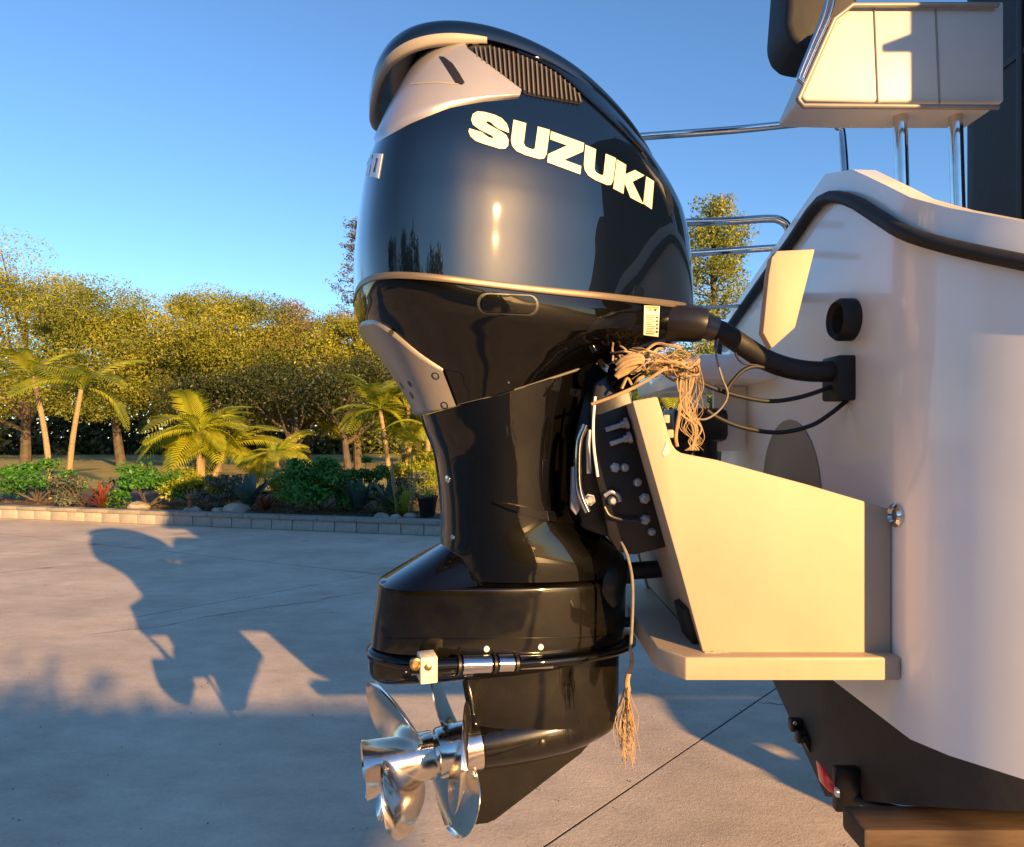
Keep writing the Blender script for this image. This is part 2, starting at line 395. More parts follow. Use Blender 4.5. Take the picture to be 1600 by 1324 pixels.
def conifer(x, y, h, label):
    z0 = bedz(x, y); t = thing('conifer_tree', label, 'tree', (x, y, z0)); b = B()
    b.tube([(x, y, z0), (x, y, z0+h*.5), (x, y, z0+h)], [.16, .10, .015], 8)
    pts = []; z = h*.30
    while z < h-.05:
        L = max(.25, (h-z)*.24+.3)*rnd.uniform(.5, 1.3); n = rnd.choice((4, 5, 6)); a0 = rnd.random()*6
        for k in range(n):
            a = a0+k*6.283/n+rnd.uniform(-.2, .2); d = Vector((math.cos(a), math.sin(a), 0)); o = Vector((x, y, z0+z))
            pp = curve([o, o+d*L*.5+Vector((0, 0, -.02*L)), o+d*L+Vector((0, 0, .22*L))], 4); b.tube(pp, [.022*(1-.7*i/8) for i in range(9)], 4)
            for q in range(60):
                t_ = rnd.uniform(.35, 1); i = min(int(t_*8), 7); p = pp[i].lerp(pp[i+1], t_*8-i)
                pts.append((p+Vector((rnd.gauss(0, .12), rnd.gauss(0, .12), rnd.gauss(.03, .10))), Vector((0, 0, 1))))
        z += .38+.02*h*.3
    b.obj('trunk', M['trunk'], t); v, f = leaf_quads(pts, .06); raw('crown', v, f, M['norfolk'], t)
x, y, h = tpx(556, 338, 27); conifer(x, y, h, 'tall sparse conifer with tiered upswept branches rising beside the motor cover')

def puffpine(px, top, Y, label):
    x, y, h = tpx(px, top, Y); z0 = bedz(x, y); t = thing('pine_tree', label, 'tree', (x, y, z0)); b = B()
    b.tube(curve([(x, y, z0), (x+.1, y, z0+h*.4), (x-.1, y, z0+h*.75), (x, y, z0+h*.95)], 5), [.17*(1-.85*i/15) for i in range(16)], 8)
    pts = []
    for k in range(74):
        zz = h*(.28+.70*(k/73)); rr = (1.9*(1-(k/73)**2.2)+.25)*rnd.uniform(.35, 1.05); a = k*2.4+rnd.uniform(-.4, .4)
        c = Vector((x+math.cos(a)*rr, y+math.sin(a)*rr, z0+zz+rnd.uniform(-.2, .2))); q = rnd.uniform(.4, .72)
        b.tube([(x, y, z0+zz-.35), c], [.035, .012], 4)
        for j in range(330):
            o = rv(); pts.append((c+Vector((o.x, o.y, o.z*.75))*q*rnd.random()**.4, o))
    b.obj('trunk', M['trunk'], t); v, f = leaf_quads(pts, .055, .3); raw('crown', v, f, M['pine'], t)
puffpine(1118, 318, 20, 'yellow green pine with puffy needle tufts seen between the motor and the boat')

# ------------------------------------------------------------------ palms and bed plants
def frond_mesh(L, droop, n=26, lw=.034, ll=.40, vee=.5):
    v = []; f = []; spine = []
    for i in range(n+1):
        t = i/n; spine.append(Vector((L*(t-.12*droop*t*t), 0, L*(.42*t-droop*.95*t*t))))
    b = [(p+Vector((0, sgn*.012*(1-i/n*.8), 0))) for i, p in enumerate(spine) for sgn in (-1, 1)]
    v += b; f += [(2*i, 2*i+1, 2*i+3, 2*i+2) for i in range(n)]
    for i in range(2, n+1):
        t = i/n; p = spine[i]; d = (spine[i]-spine[i-1]).normalized(); l = L*ll*math.sin(math.pi*min(1, .12+.86*t))**.6*rnd.uniform(.85, 1.1)
        for sgn in (-1, 1):
            side = Vector((0, sgn, 0)); dirn = (side*.8+d*.65+Vector((0, 0, vee*.45))).normalized(); dr = Vector((0, 0, -l*.35))
            m1 = p+dirn*l*.5+Vector((0, 0, -l*.04)); e = p+dirn*l+dr; wv = d*(lw*.5); k = len(v)
            v += [p-wv*.6, p+wv*.6, m1+wv, m1-wv, e]; f += [(k, k+1, k+2, k+3), (k+3, k+2, k+4)]
    me = bpy.data.meshes.new('frond'); me.from_pydata([tuple(q) for q in v], [], f); me.update(); return me
FR = {}
for key in ('palm', 'palm2'):
    FR[key] = []
    for k in range(4):
        me = frond_mesh(1.0, .45+.2*k); me.materials.append(M[key]); FR[key].append(me)
def palm(x, y, crown_z, L, nf, label, key='palm', stems=1, group=None, spread=.12, r=.045, tilt0=-10):
    z0 = bedz(x, y); t = thing('palm_tree', label, 'palm', (x, y, z0), group)
    for sI in range(stems):
        ox = rnd.uniform(-spread, spread) if stems > 1 else 0; oy = rnd.uniform(-spread, spread) if stems > 1 else 0
        cz = crown_z*(1 if sI == 0 else rnd.uniform(.7, 1.0)); b = B()
        top = Vector((x+ox*1.8, y+oy*1.8, max(z0+.12, cz-.1)))
        pp = curve([(x+ox*.6, y+oy*.6, z0-.03), Vector((x+ox, y+oy, (z0+top.z)/2)), top], 6)
        b.tube(pp, [r*(1.15-.35*i/(len(pp)-1))*(1+.07*(i % 2)) for i in range(len(pp))], 8); b.obj('trunk', M['palmtrunk'], t)
        for k in range(max(4, nf//stems)):
            o = bpy.data.objects.new('frond', rnd.choice(FR[key])); C.objects.link(o)
            sc = L*rnd.uniform(.75, 1.12); o.scale = (sc, sc, sc); o.location = top
            o.rotation_euler = (rnd.uniform(-.25, .25), R(tilt0-rnd.uniform(-30, 38)), k*2.4+rnd.uniform(-.4, .4)); put(o, t)
    return t
def gx(px, Y): return (px-800)/F*Y
palm(gx(312, 11.6), 11.6, 1.5, 1.05, 42, 'bright yellow palm clump with arching fronds left of the small palm, lit by the sun', stems=3, spread=.2)
palm(gx(432, 11.2), 11.2, 1.12, .74, 18, 'small yellow palm on a short trunk above the red bromeliad', r=.05)
palm(gx(618, 11.8), 11.8, 2.25, .95, 52, 'yellow green palm clump with ringed tan trunks beside the motor', key='palm2', stems=4, spread=.3, r=.04)
palm(gx(668, 11.2), 11.2, 1.55, .75, 14, 'smaller yellow palm half hidden behind the leg of the motor', stems=2, spread=.2)
palm(gx(95, 11.9), 11.9, 2.5, 1.1, 16, 'green palm with drooping fronds at the far left of the bed', key='palm2', stems=2, spread=.3)
palm(gx(1092, 13), 13, 2.5, 1.0, 18, 'yellow palm glimpsed under the rigging hose between motor and boat', stems=2, spread=.4)

def blades(name, c, n, L, wdt, m, parent, up=.5, arch=.5, seg=3):
    v = []; f = []
    for k in range(n):
        a = rnd.uniform(0, 6.283); el = rnd.uniform(up*.5, 1.45); d = Vector((math.cos(a)*math.cos(el), math.sin(a)*math.cos(el), math.sin(el))); l = L*rnd.uniform(.6, 1.1)
        side = Vector((-math.sin(a), math.cos(a), 0)); prev = None
        for q in range(seg+1):
            t = q/seg; p = c+Vector((rnd.uniform(-.02, .02), rnd.uniform(-.02, .02), 0))*0+d*l*t+Vector((math.cos(a)*t*t*l*arch*.4, math.sin(a)*t*t*l*arch*.4, -t*t*l*arch*.5))
            ww = wdt*(math.sin(math.pi*(.15+.85*t))**.8 if t < 1 else .03); i = len(v); v += [p-side*ww, p+side*ww]
            if prev is not None: f.append((prev, prev+1, i+1, i))
            prev = i
    return raw(name, v, f, m, parent)
def bush(px, Y, rx, h, m, label, n, leaf, cat='shrub', stem=True, nclump=18, ry=None):
    x = gx(px, Y); z0 = bedz(x, Y); t = thing('shrub', label, cat, (x, Y, z0))
    pts, cl = crown_points(Vector((x, Y, z0+h*.48)), rx, h*.5, nclump, n, rx*.33, low=-.7)
    v, f = leaf_quads(pts, leaf, .4); raw('foliage', v, f, m, t)
    b = B()
    for cc, r, d in cl[:8]: b.tube([(x, Y, z0), cc], [.014, .006], 4)
    b.obj('stem', M['trunk'], t); return t
bush(505, 10.1, .72, .86, M['fern'], 'deep green feathery bush spreading behind the retaining wall', 5200, .04, nclump=26)
bush(565, 10.5, .45, .85, M['fern'], 'dark green bush behind the pale paddle leaf agave', 2600, .04)
bush(345, 10.4, .34, .62, M['greyshrub'], 'grey green wispy shrub left of the blue agave', 1500, .03)
bush(322, 10.2, .22, .3, M['greyshrub'], 'low grey shrublet beside the pale boulder', 600, .028)
bush(230, 10.6, .55, .7, M['fern'], 'green bush at the left end of the bed near the lit palm', 2600, .04)
bush(130, 11.0, .5, .6, M['greyshrub'], 'grey green shrub at the far left of the bed', 1700, .035)
bush(60, 11.2, .6, .8, M['fern'], 'leafy green bush under the far left palm', 2600, .04)
bush(640, 10.4, .42, .62, M['greyshrub'], 'straggly grey green plants in front of the palm clump', 1600, .03)
def rosette(px, Y, n, L, wd, m, label, cat, up=.5, arch=.4, name='rosette_plant', h=.03):
    x = gx(px, Y); z0 = bedz(x, Y); t = thing(name, label, cat, (x, Y, z0))
    for k in range(n):
        a = k*2.4+rnd.uniform(-.3, .3); el = up+(1.45-up)*(k/n); v = []; f = []; c = Vector((x, Y, z0+h)); l = L*rnd.uniform(.75, 1.1)
        d = Vector((math.cos(a)*math.cos(el), math.sin(a)*math.cos(el), math.sin(el))); side = Vector((-math.sin(a), math.cos(a), 0)); rad = Vector((math.cos(a), math.sin(a), 0))
        for q in range(6):
            tt = q/5; p = c+d*l*tt+(rad*.3-Vector((0, 0, .45)))*tt*tt*l*arch; ww = wd*max(.04, math.sin(math.pi*(.18+.8*tt))); i = len(v)
            v += [p-side*ww+Vector((0, 0, ww*.35)), p, p+side*ww+Vector((0, 0, ww*.35))]
            if q: f += [(i-3, i-2, i+1, i), (i-2, i-1, i+2, i+1)]
        raw('leaf', v, f, m, t, True)
    return t
rosette(388, 10.2, 12, .62, .085, M['agave'], 'blue green broad leaved agave beside the red bromeliad', 'agave', .7, .2)
rosette(415, 9.75, 26, .36, .03, M['bromeliad'], 'dark red spiky bromeliad at the edge of the bed', 'bromeliad', .25, .3)
rosette(560, 9.9, 11, .6, .085, M['agave'], 'pale agave with upright paddle leaves in front of the deep green bush', 'agave', .75, .25)
rosette(608, 9.8, 13, .58, .075, M['agave'], 'agave with grey green leaves near the dry leaf litter', 'agave', .6, .3)
rosette(585, 9.55, 20, .32, .02, M['greyshrub'], 'small grey spiky plant at the foot of the agaves', 'plant', .2, .6)
rosette(160, 10.3, 24, .5, .03, M['bromeliad'], 'red leaved bromeliad far left on the bed', 'bromeliad', .3, .3)
bush(652, 10.9, .45, .95, M['palm2'], 'bright lime green bush just left of the leg of the motor', 3600, .035, nclump=22)
bush(462, 10.9, .50, .62, M['palm2'], 'yellow green bush behind the deep green feathery bush', 3000, .035, nclump=20)
bush(300, 10.9, .55, .55, M['palm2'], 'low lime green bush under the bright yellow palm clump', 3000, .035, nclump=20)
# reedy plant with tall stems next to the pot
x = gx(632, 9.6); t = thing('reed_plant', 'tall thin stemmed plant with grassy leaves left of the black pot', 'plant', (x, 9.6, bedz(x, 9.6)))
b = B()
for k in range(9):
    a = rnd.uniform(0, 6.28); b.tube([(x+math.cos(a)*.12, 9.6+math.sin(a)*.1, bedz(x, 9.6)), (x+math.cos(a)*.22, 9.6+math.sin(a)*.15, bedz(x, 9.6)+rnd.uniform(.5, .95))], [.011, .006], 5)
b.obj('stem', M['palmtrunk'], t); blades('foliage', Vector((x, 9.6, bedz(x, 9.6))), 60, .75, .012, M['palm2'], t, .8, .5)
# pot
x = gx(668, 9.25); z = bedz(x, 9.25)
t = thing('plant_pot', 'black plastic plant pot standing by the wall beside the leg of the motor', 'pot', (x, 9.25, z))
b = B(); b.rev((x, 9.25, z), (0, 0, 1), [(0, .10), (.26, .14), (.27, .15), (.30, .15), (.30, .135), (.25, .125)], 24); b.obj('pot_body', M['blackplastic'], t)
blades('foliage', Vector((x, 9.25, z+.24)), 26, .3, .012, M['palm2'], t, .5)
# rocks
def rock(px, Y, r, label, m=M['rock'], group='stones along the bed edge'):
    x = gx(px, Y); bm = bmesh.new(); bmesh.ops.create_icosphere(bm, subdivisions=2, radius=1)
    for q in bm.verts: q.co = q.co*(1+rnd.uniform(-.16, .16))
    b = B(); b.join(bm, Matrix.Translation((x, Y, bedz(x, Y)+r*.3)) @ Matrix.Diagonal((r*1.2, r, r*.62, 1)).to_4x4())
    tag(b.obj('rock', m, sharp=25), label, 'rock', group)
rock(368, 9.8, .16, 'pale boulder in sun on the bed edge left of the bromeliad')
rock(342, 9.9, .09, 'small tan stone just left of the pale boulder')
rock(596, 9.3, .10, 'grey stone on the bed edge below the agaves')
rock(618, 9.25, .07, 'small stone among leaf litter beside the grey stone')
rock(640, 9.2, .08, 'rounded stone nearest to the black pot')
rock(300, 10.0, .10, 'brown stone beside the rusty garden stake')
rock(215, 10.3, .14, 'boulder in front of the bush at the left end of the bed')
# leaf litter on the bed: nobody could count it
pts = []
for k in range(2600):
    p = WO+WD*rnd.uniform(-7, 8)+WN*rnd.uniform(.2, 1.2); pts.append((Vector((p.x, p.y, bedz(p.x, p.y)+.012)), Vector((0, 0, 1.4))))
v, f = leaf_quads(pts, .035, 1.2); tag(raw('leaf_litter', v, f, M['tan']), kind='stuff')
x = gx(297, 9.95); z = bedz(x, 9.95); b = B()
b.rev((x, 9.95, z), (0, 0, 1), [(0, .05), (.05, .035), (.2, .03), (.22, .055), (.27, .055), (.3, .02)], 12)
tag(b.obj('garden_stake', M['terracotta'], sharp=30), 'short rusty brown garden stake at the left end of the bed', 'stake')

# ------------------------------------------------------------------ things behind the camera: what the paint reflects and what shades the ground
def hedge(name, x0, x1, y0, y1, h, label):
    t = thing(name, label, 'hedge', ((x0+x1)/2, (y0+y1)/2, 0)); b = B()
    b.box(((x0+x1)/2, (y0+y1)/2, h/2-.05), (x1-x0-.2, y1-y0-.2, h-.1)); b.obj('trunk', M['backleaf'], t)
    pts = []
    for k in range(5000):
        p = Vector((rnd.uniform(x0, x1), rnd.uniform(y0, y1), rnd.uniform(.05, h)))
        q = rnd.random()
        if q < .4: p.z = h+rnd.gauss(0, .03)
        elif q < .7: p.y = y1+rnd.gauss(0, .03)
        else: p.y = y0
        pts.append((p, Vector((0, 0, .3))))
    v, f = leaf_quads(pts, .06); raw('foliage', v, f, M['backleaf'], t)
hedge('hedge', -9.5, 6.0, -7.6, -6.8, 1.15, 'long low clipped hedge, unseen, added for dark reflections in the motor')  # unseen, added as a dark background for the motor's reflections
pg = thing('shade_roof', 'long narrow flat roof on posts, unseen, added to cast a band of shade', 'shade_roof', (-2, -5.45, 0))
b = B(); b.box((-2.1, -5.45, 2.18), (14.7, 1.1, .12), bev=.01); b.obj('roof', M['housewall'], pg)  # unseen roof, added to cast the shade band on the driveway
pts = []
for k in range(5200):
    x = rnd.uniform(-9.5, 5.3); e = .07*math.sin(x*2.3)+.05*math.sin(x*5.1+1); pts.append((Vector((x, -5.45+rnd.uniform(-.6, .6), 2.25+e+rnd.gauss(0, .05))), Vector((0, 0, .5))))
v, f = leaf_quads(pts, .05); raw('shadow_edge_leaves', v, f, M['dkgreen'], pg)  # leaves added to make the roof's shadow edge soft and wavy
for xx in (-9.2, -4.5, .2, 5.0): b = B(); b.box((xx, -5.85, 1.06), (.09, .09, 2.12), bev=.006); b.obj('shade_roof_post', M['housewall'], pg)
h0 = thing('house', 'dark brown house with a gabled roof standing right of the driveway', 'house', (12, 2, 0))
b = B(); b.box((12.2, 2, 1.5), (7.2, 12.5, 3.0)); b.obj('wall', M['housewall'], h0)
b = B(); b.quadloft([[(8.1, -4.7, 2.95), (16.3, -4.7, 2.95), (12.2, -4.7, 5.2)], [(8.1, 8.7, 2.95), (16.3, 8.7, 2.95), (12.2, 8.7, 5.2)]]); b.obj('roof', M['roof'], h0, sharp=10)
b = B(); b.box((8.57, -4.2, 1.5), (.12, .12, 3.0)); b.obj('corner_board', M['housetrim'], h0)
for yy in (-1.5, 1.2, 4.5):
    b = B(); b.box((8.58, yy, 1.6), (.05, 1.2, 1.1)); wn = b.obj('window', M['glass'], h0)
    b = B(); b.box((8.59, yy, 2.2), (.08, 1.36, .09)); b.box((8.59, yy, 1.02), (.10, 1.36, .07)); b.obj('frame', M['housetrim'], wn)
bf = thing('reflection_fence', 'dark vertical board fence, unseen, added to keep reflections in the motor dark', 'fence', (-2, -8.6, 0))  # unseen, added to block the bright horizon in the motor's reflections
bb = B(); bb.box((0, 0, .95), (.142, .022, 1.9), bev=.003); fb = bb.obj('board', M['housewall'])  # board of the added, unseen reflection fence
for k in range(112):
    o = fb if k == 0 else fb.copy()
    if k: C.objects.link(o)
    o.name = 'board'; o.location = (-10+k*.15, -8.6+rnd.uniform(-.004, .004), 0); put(o, bf)
for zz in (.45, 1.5): b = B(); b.box((-1.7, -8.65, zz), (16.8, .05, .09)); b.obj('reflection_fence_rail', M['housewall'], bf)
for x, y, h, rx, lab in [(-9, -13, 5.2, 3.2, 'left of its middle'), (-4.2, -15, 5.4, 3.2, 'behind its middle'), (1.2, -16, 5.0, 3.2, 'in its right half'), (4.4, -13.5, 3.4, 1.9, 'nearest the house'), (-14, -7, 5.5, 3.2, 'standing past its far end')]:
    tree(x, y, h, rx, M['backleaf'], f'dark backlit tree beyond the clipped hedge, {lab}', 34, 6500, .17, base=.08, group='trees beyond the hedge')

# ------------------------------------------------------------------ outboard motor
def sg(v, e): return math.copysign(abs(v)**e, v)
def loop(xr, zr, xf, zf, wd, bulge=0, nr=2.9, nf=2.4, xm=.5, N=160, yc=Y0):
    xc = xr+(xf-xr)*xm; fine = []
    for k in range(1440):
        th = 2*math.pi*k/1440; c, s_ = math.cos(th), math.sin(th); a, n = (xf-xc, nf) if c > 0 else (xc-xr, nr)
        x = xc+a*sg(c, 2/n); y = yc+wd*sg(s_, 2/n); u = (x-xr)/(xf-xr); fine.append(Vector((x, y, zr+(zf-zr)*u+bulge*4*u*(1-u))))
    acc = [0]
    for a, b_ in zip(fine, fine[1:]+fine[:1]): acc.append(acc[-1]+(b_-a).length)
    out = []; i = 0
    for k in range(N):
        t = acc[-1]*k/N
        while acc[i+1] < t: i += 1
        q = (t-acc[i])/max(1e-9, acc[i+1]-acc[i]); out.append(fine[i].lerp(fine[(i+1) % 1440], q))
    return out
HALF = [(1, 0), (1.0, .13), (.993, .26), (.972, .40), (.93, .54), (.865, .67), (.785, .775), (.70, .86), (.645, .905), (.60, .932), (.53, .958), (.45, .98), (.37, .994), (.29, 1.0), (.20, .99), (.125, .94), (.07, .845), (.03, .68), (.008, .45), (0, .22), (0, 0)]
def ploop(xr, zr, xf, zf, wd, bulge=0, N=160, yc=Y0, **kw):     # plan of the covers: rounded stern, slightly bowed flank, corner, wedge nose
    h = [(p.x, p.y) for p in curve([(u, v, 0) for u, v in HALF], 24)]; pl = h+[(u, -v) for u, v in reversed(h[1:-1])]
    fine = [Vector((xr+(xf-xr)*u, yc+wd*v, zr+(zf-zr)*u+bulge*4*u*(1-u))) for u, v in pl]; n = len(fine); acc = [0]
    for a, b_ in zip(fine, fine[1:]+fine[:1]): acc.append(acc[-1]+(b_-a).length)
    out = []; i = 0
    for k in range(N):
        t = acc[-1]*k/N
        while acc[i+1] < t: i += 1
        q = (t-acc[i])/max(1e-9, acc[i+1]-acc[i]); out.append(fine[i].lerp(fine[(i+1) % n], q))
    return out
YAW = R(17); CY, SY = math.cos(YAW), math.sin(YAW); PX = .05     # the motor is steered: its rear is nearer to the camera than its nose
def yw(p):     # from the motor's own plan (measured as if square to the view) to its steered place
    xl = (p[0]-PX)/(CY-p[0]*SY/Y0); yl = p[1]-Y0
    return Vector((PX+xl*CY-yl*SY, Y0+xl*SY+yl*CY, ZC+(p[2]-ZC)*(1+xl*SY/Y0)))
TN = SY/CY; NN = Vector((SY, -CY, 0)); FF = Vector((CY, SY, 0))   # the motor's own side and forward directions
def atm(px, py, off=0):        # pixel -> point on the motor's centre plane, or off metres to its near side
    q = (px-800)/F; Y = (Y0-PX*TN-off/CY)/(1-TN*q); return Vector((q*Y, Y, ZC-(py-HY)/F*Y))
MQ = Matrix.Rotation(YAW, 3, 'Z').to_quaternion()
def rows(*a, **k): return [[yw(p) for p in l] for l in rows_(*a, **k)]
def rows_(tab, n, fn=None, fade=0, **kw):                    # smooth interpolation of a table of loop settings
    out = []; m = len(tab)
    for k in range(n+1):
        t = k/n*(m-1); i = min(int(t), m-2); t -= i; p = [tab[max(i-1, 0)], tab[i], tab[i+1], tab[min(i+2, m-1)]]
        r = [.5*((2*b)+(c-a)*t+(2*a-5*b+4*c-d)*t*t+(3*b-a-3*c+d)*t**3) for a, b, c, d in zip(*p)]
        if fn is None: out.append(loop(*r, **kw)); continue
        q = max(0, min(1, (k/n)/fade)) if fade else 0; q = q*q*(3-2*q); a = fn(*r, **kw)
        out.append([p.lerp(o, q) for p, o in zip(a, loop(*r, **kw))] if q > 0 else a)
    return out
def bvh_of(*obs):
    v = []; f = []
    for o in obs:
        n = len(v); v += [q.co.copy() for q in o.data.vertices]; f += [[n+i for i in p.vertices] for p in o.data.polygons]
    return BVHTree.FromPolygons(v, f)
EYE = Vector((0, 0, ZC))
def hit(bvh, px, py):
    d = at(px, py, 1.0)-EYE; return bvh.ray_cast(EYE, d.normalized())
def patch(name, polys, bvh, off, m, parent, fine=7, rim=.004):
    # a thin shell that follows the surface below it; outline measured in the photograph
    if not isinstance(polys[0][0], (tuple, list)): polys = [polys]
    V = []; Fc = []
    for poly in polys:
        ring = []
        for (ax, ay), (bx_, by) in zip(poly, poly[1:]+poly[:1]):
            k = max(1, math.ceil(math.hypot(bx_-ax, by-ay)/fine)); ring += [Vector((ax+(bx_-ax)*q/k, ay+(by-ay)*q/k)) for q in range(k)]
        nb = len(ring); xs = [p.x for p in ring]; ys = [p.y for p in ring]; ins = []
        y = min(ys)+fine*.5; row = 0
        while y < max(ys):
            x = min(xs)+fine*(.5 if row % 2 else .1)
            while x < max(xs):
                c = False; near_ = False
                for p, q in zip(ring, ring[1:]+ring[:1]):
                    if (p.y > y) != (q.y > y) and x < (q.x-p.x)*(y-p.y)/(q.y-p.y)+p.x: c = not c
                    if abs(p.x-x)+abs(p.y-y) < fine*.5: near_ = True
                if c and not near_: ins.append(Vector((x, y)))
                x += fine
            y += fine*.87; row += 1
        vs, es_, fs, *_ = delaunay_2d_cdt(ring+ins, [(i, (i+1) % nb) for i in range(nb)], [list(range(nb))], 1, 1e-5)
        bm = bmesh.new(); bv_ = [bm.verts.new((p.x, p.y, 0)) for p in vs]
        for f_ in fs:
            try: bm.faces.new([bv_[i] for i in f_])
            except ValueError: pass
        bm.verts.index_update(); top = {}; low = {}
        for q in bm.verts:
            l, n, i, d = hit(bvh, q.co.x, q.co.y)
            if l is None: continue
            if n.dot(l-EYE) > 0: n = -n
            top[q.index] = len(V); V.append(l+n*off); low[q.index] = len(V); V.append(l+n*(off-rim))
        for fc in bm.faces:
            ids = [q.index for q in fc.verts]
            if all(i in top for i in ids): Fc.append([top[i] for i in ids])
        for e in bm.edges:
            if len(e.link_faces) == 1:
                a, b_ = (q.index for q in e.verts)
                if a in top and b_ in top: Fc.append([top[a], top[b_], low[b_], low[a]])
        bm.free()
    o = raw(name, V, Fc, m, parent); bm = bmesh.new(); bm.from_mesh(o.data); bmesh.ops.recalc_face_normals(bm, faces=list(bm.faces))
    th = R(40)
    for q in bm.faces: q.smooth = True
    for e in bm.edges:
        if len(e.link_faces) == 2 and e.calc_face_angle(0) > th: e.smooth = False
    bm.to_mesh(o.data); bm.free(); return o
def rrect(x0, y0, x1, y1, r, n=5, shear=0):
    out = []
    for cx, cy, a0 in ((x1-r, y0+r, -90), (x1-r, y1-r, 0), (x0+r, y1-r, 90), (x0+r, y0+r, 180)):
        for k in range(n+1):
            a = R(a0+90*k/n); x = cx+r*math.cos(a); out.append((x, cy+r*math.sin(a)+(x-x0)*shear))
    return out

motor = thing('outboard_motor', 'big navy and black outboard motor with cream SUZUKI lettering hanging on the white boat bracket', 'outboard motor', (0, Y0, .453))
# upper cover
cowl_tab = [(-.358, 1.672, .386, 1.622, .250, -.018), (-.360, 1.76, .383, 1.70, .2535, -.010), (-.351, 1.86, .374, 1.775, .2585, 0),
            (-.336, 1.95, .361, 1.828, .2575, .014), (-.304, 2.03, .345, 1.862, .242, .036), (-.276, 2.085, .330, 1.882, .222, .062), (-.258, 2.12, .318, 1.892, .198, .092)]
CR = rows(cowl_tab, 90, ploop)
b = B(); b.quadloft(CR); cowl = b.obj('upper_cover', M['navy'], motor, sharp=30)
cap_tab = [(-0.322, 2.128, 0.322, 1.885, .205, .100), (-0.325, 2.150, 0.319, 1.900, .204, .099), (-0.315, 2.178, 0.306, 1.926, .194, .088), (-0.300, 2.190, 0.280, 1.968, .172, .074),
           (-.255, 2.198, .25, 1.99, .14, .068), (-.2, 2.20, .19, 2.02, .095, .062), (-.10, 2.19, .11, 2.07, .03, .048)]
b = B(); b.quadloft(rows(cap_tab, 60, ploop, .9, nr=2.6, nf=2.2), cap0=True, cap1=True); cap = b.obj('top_cap', M['navy'], motor, sharp=50)
bv_cowl = bvh_of(cowl)
# silver rear air intake: lower body, then the hanging lip of the visor
def pxy(p): return 800+p.x/p.y*F, HY-(p.z-ZC)/p.y*F
LOWC = [(500, 262), (560, 236), (590, 224), (640, 196), (700, 171), (760, 158), (822, 150)]; UPC = [(728, 79), (822, 150)]
def along(c, x):
    for (a, za), (d, zd) in zip(c, c[1:]):
        if x <= d: return za+(zd-za)*(x-a)/(d-a)
    return None
colsV = []; NK = 20
def column(k):
    kk = k if k >= 80 else 160-k          # the far side mirrors the near side
    pts = [r[kk % 160] for r in CR]; g = []
    for p in pts:
        x, y = pxy(p); l = along(LOWC, x); g.append(9 if l is None else y-l)
    lo = next((i for i, q in enumerate(g) if q <= 0), None)
    if lo is None or lo == 0: return None
    hi = len(pts)-1
    for i in range(lo, len(pts)):
        x, y = pxy(pts[i])
        if x > 728 and y < (along(UPC, x) or 999):
            x0, y0 = pxy(pts[i-1]); ga = y0-(along(UPC, max(728, x0)) or 999); gb = y-(along(UPC, x) or 999); hi = i-1+max(0, min(1, ga/(ga-gb) if ga != gb else 0)); break
    lo = lo-1+g[lo-1]/(g[lo-1]-g[lo])
    if hi-lo < .3: return None
    return lo, hi, [r[k] for r in CR]
order = list(range(10, 151)); colsD = [(k, column(k)) for k in order]; colsD = [(k, c) for k, c in colsD if c]
V = []; Fc = []
ctr = Vector((0, Y0, 1.7))
for k, (lo, hi, pts) in colsD:
    for q in range(NK+1):
        t = lo+(hi-lo)*q/NK; i = min(int(t), len(pts)-2); p = pts[i].lerp(pts[i+1], t-i)
        a = CR[i][(k+1) % 160]-CR[i][(k-1) % 160]; bvec = pts[min(i+1, 90)]-pts[max(i-1, 0)]; n = a.cross(bvec).normalized()
        if n.dot(Vector((p.x-PX, p.y-Y0, 0))) < 0: n = -n
        V.append(p+n*(.006 if 0 < q else -.002))
for c in range(len(colsD)-1):
    if abs(colsD[c+1][0]-colsD[c][0]) > 1: continue
    for q in range(NK): i = c*(NK+1)+q; j = (c+1)*(NK+1)+q; Fc.append((i, i+1, j+1, j))
intake = raw('rear_intake_panel', V, Fc, M['silver'], motor, True)
RIML = ploop(*cap_tab[0]); RIM = [yw(p) for p in RIML]
lipk = [k for k in range(160) if RIML[k].x < -.10]; V = []; Fc = []; cc = yw(Vector((-.02, Y0, 2)))
for k in lipk:
    p = RIM[k]; d = Vector((p.x-cc.x, p.y-cc.y, 0)).normalized(); f_ = min(1, (-.10-RIML[k].x)/.06); dz = Vector((0, 0, 1))
    V += [p+d*.001+dz*.004, p+d*.0015-dz*(.004+.009*f_), p-d*.008-dz*(.007+.009*f_), p-d*.014-dz*.004, p-d*.06+dz*.035]
for i in range(len(lipk)-1):
    for q in range(4): a = i*5+q; Fc.append((a, a+5, a+6, a+1))
raw('visor_lip', V, Fc, M['silver_under'], motor, True)
bv_sil = bvh_of(intake)
slot = [(686, 89), (694, 90), (707, 100), (718, 116), (726, 130), (722, 133), (712, 130), (703, 116)]
sl_ = patch('intake_slot', slot, bv_sil, .0015, M['blackplastic'], motor, 5)
patch('seam_line', [(641, 131), (680, 128), (716, 131), (716, 133), (680, 130), (641, 133)], bv_sil, .0008, M['silver_under'], motor, 6, .003)
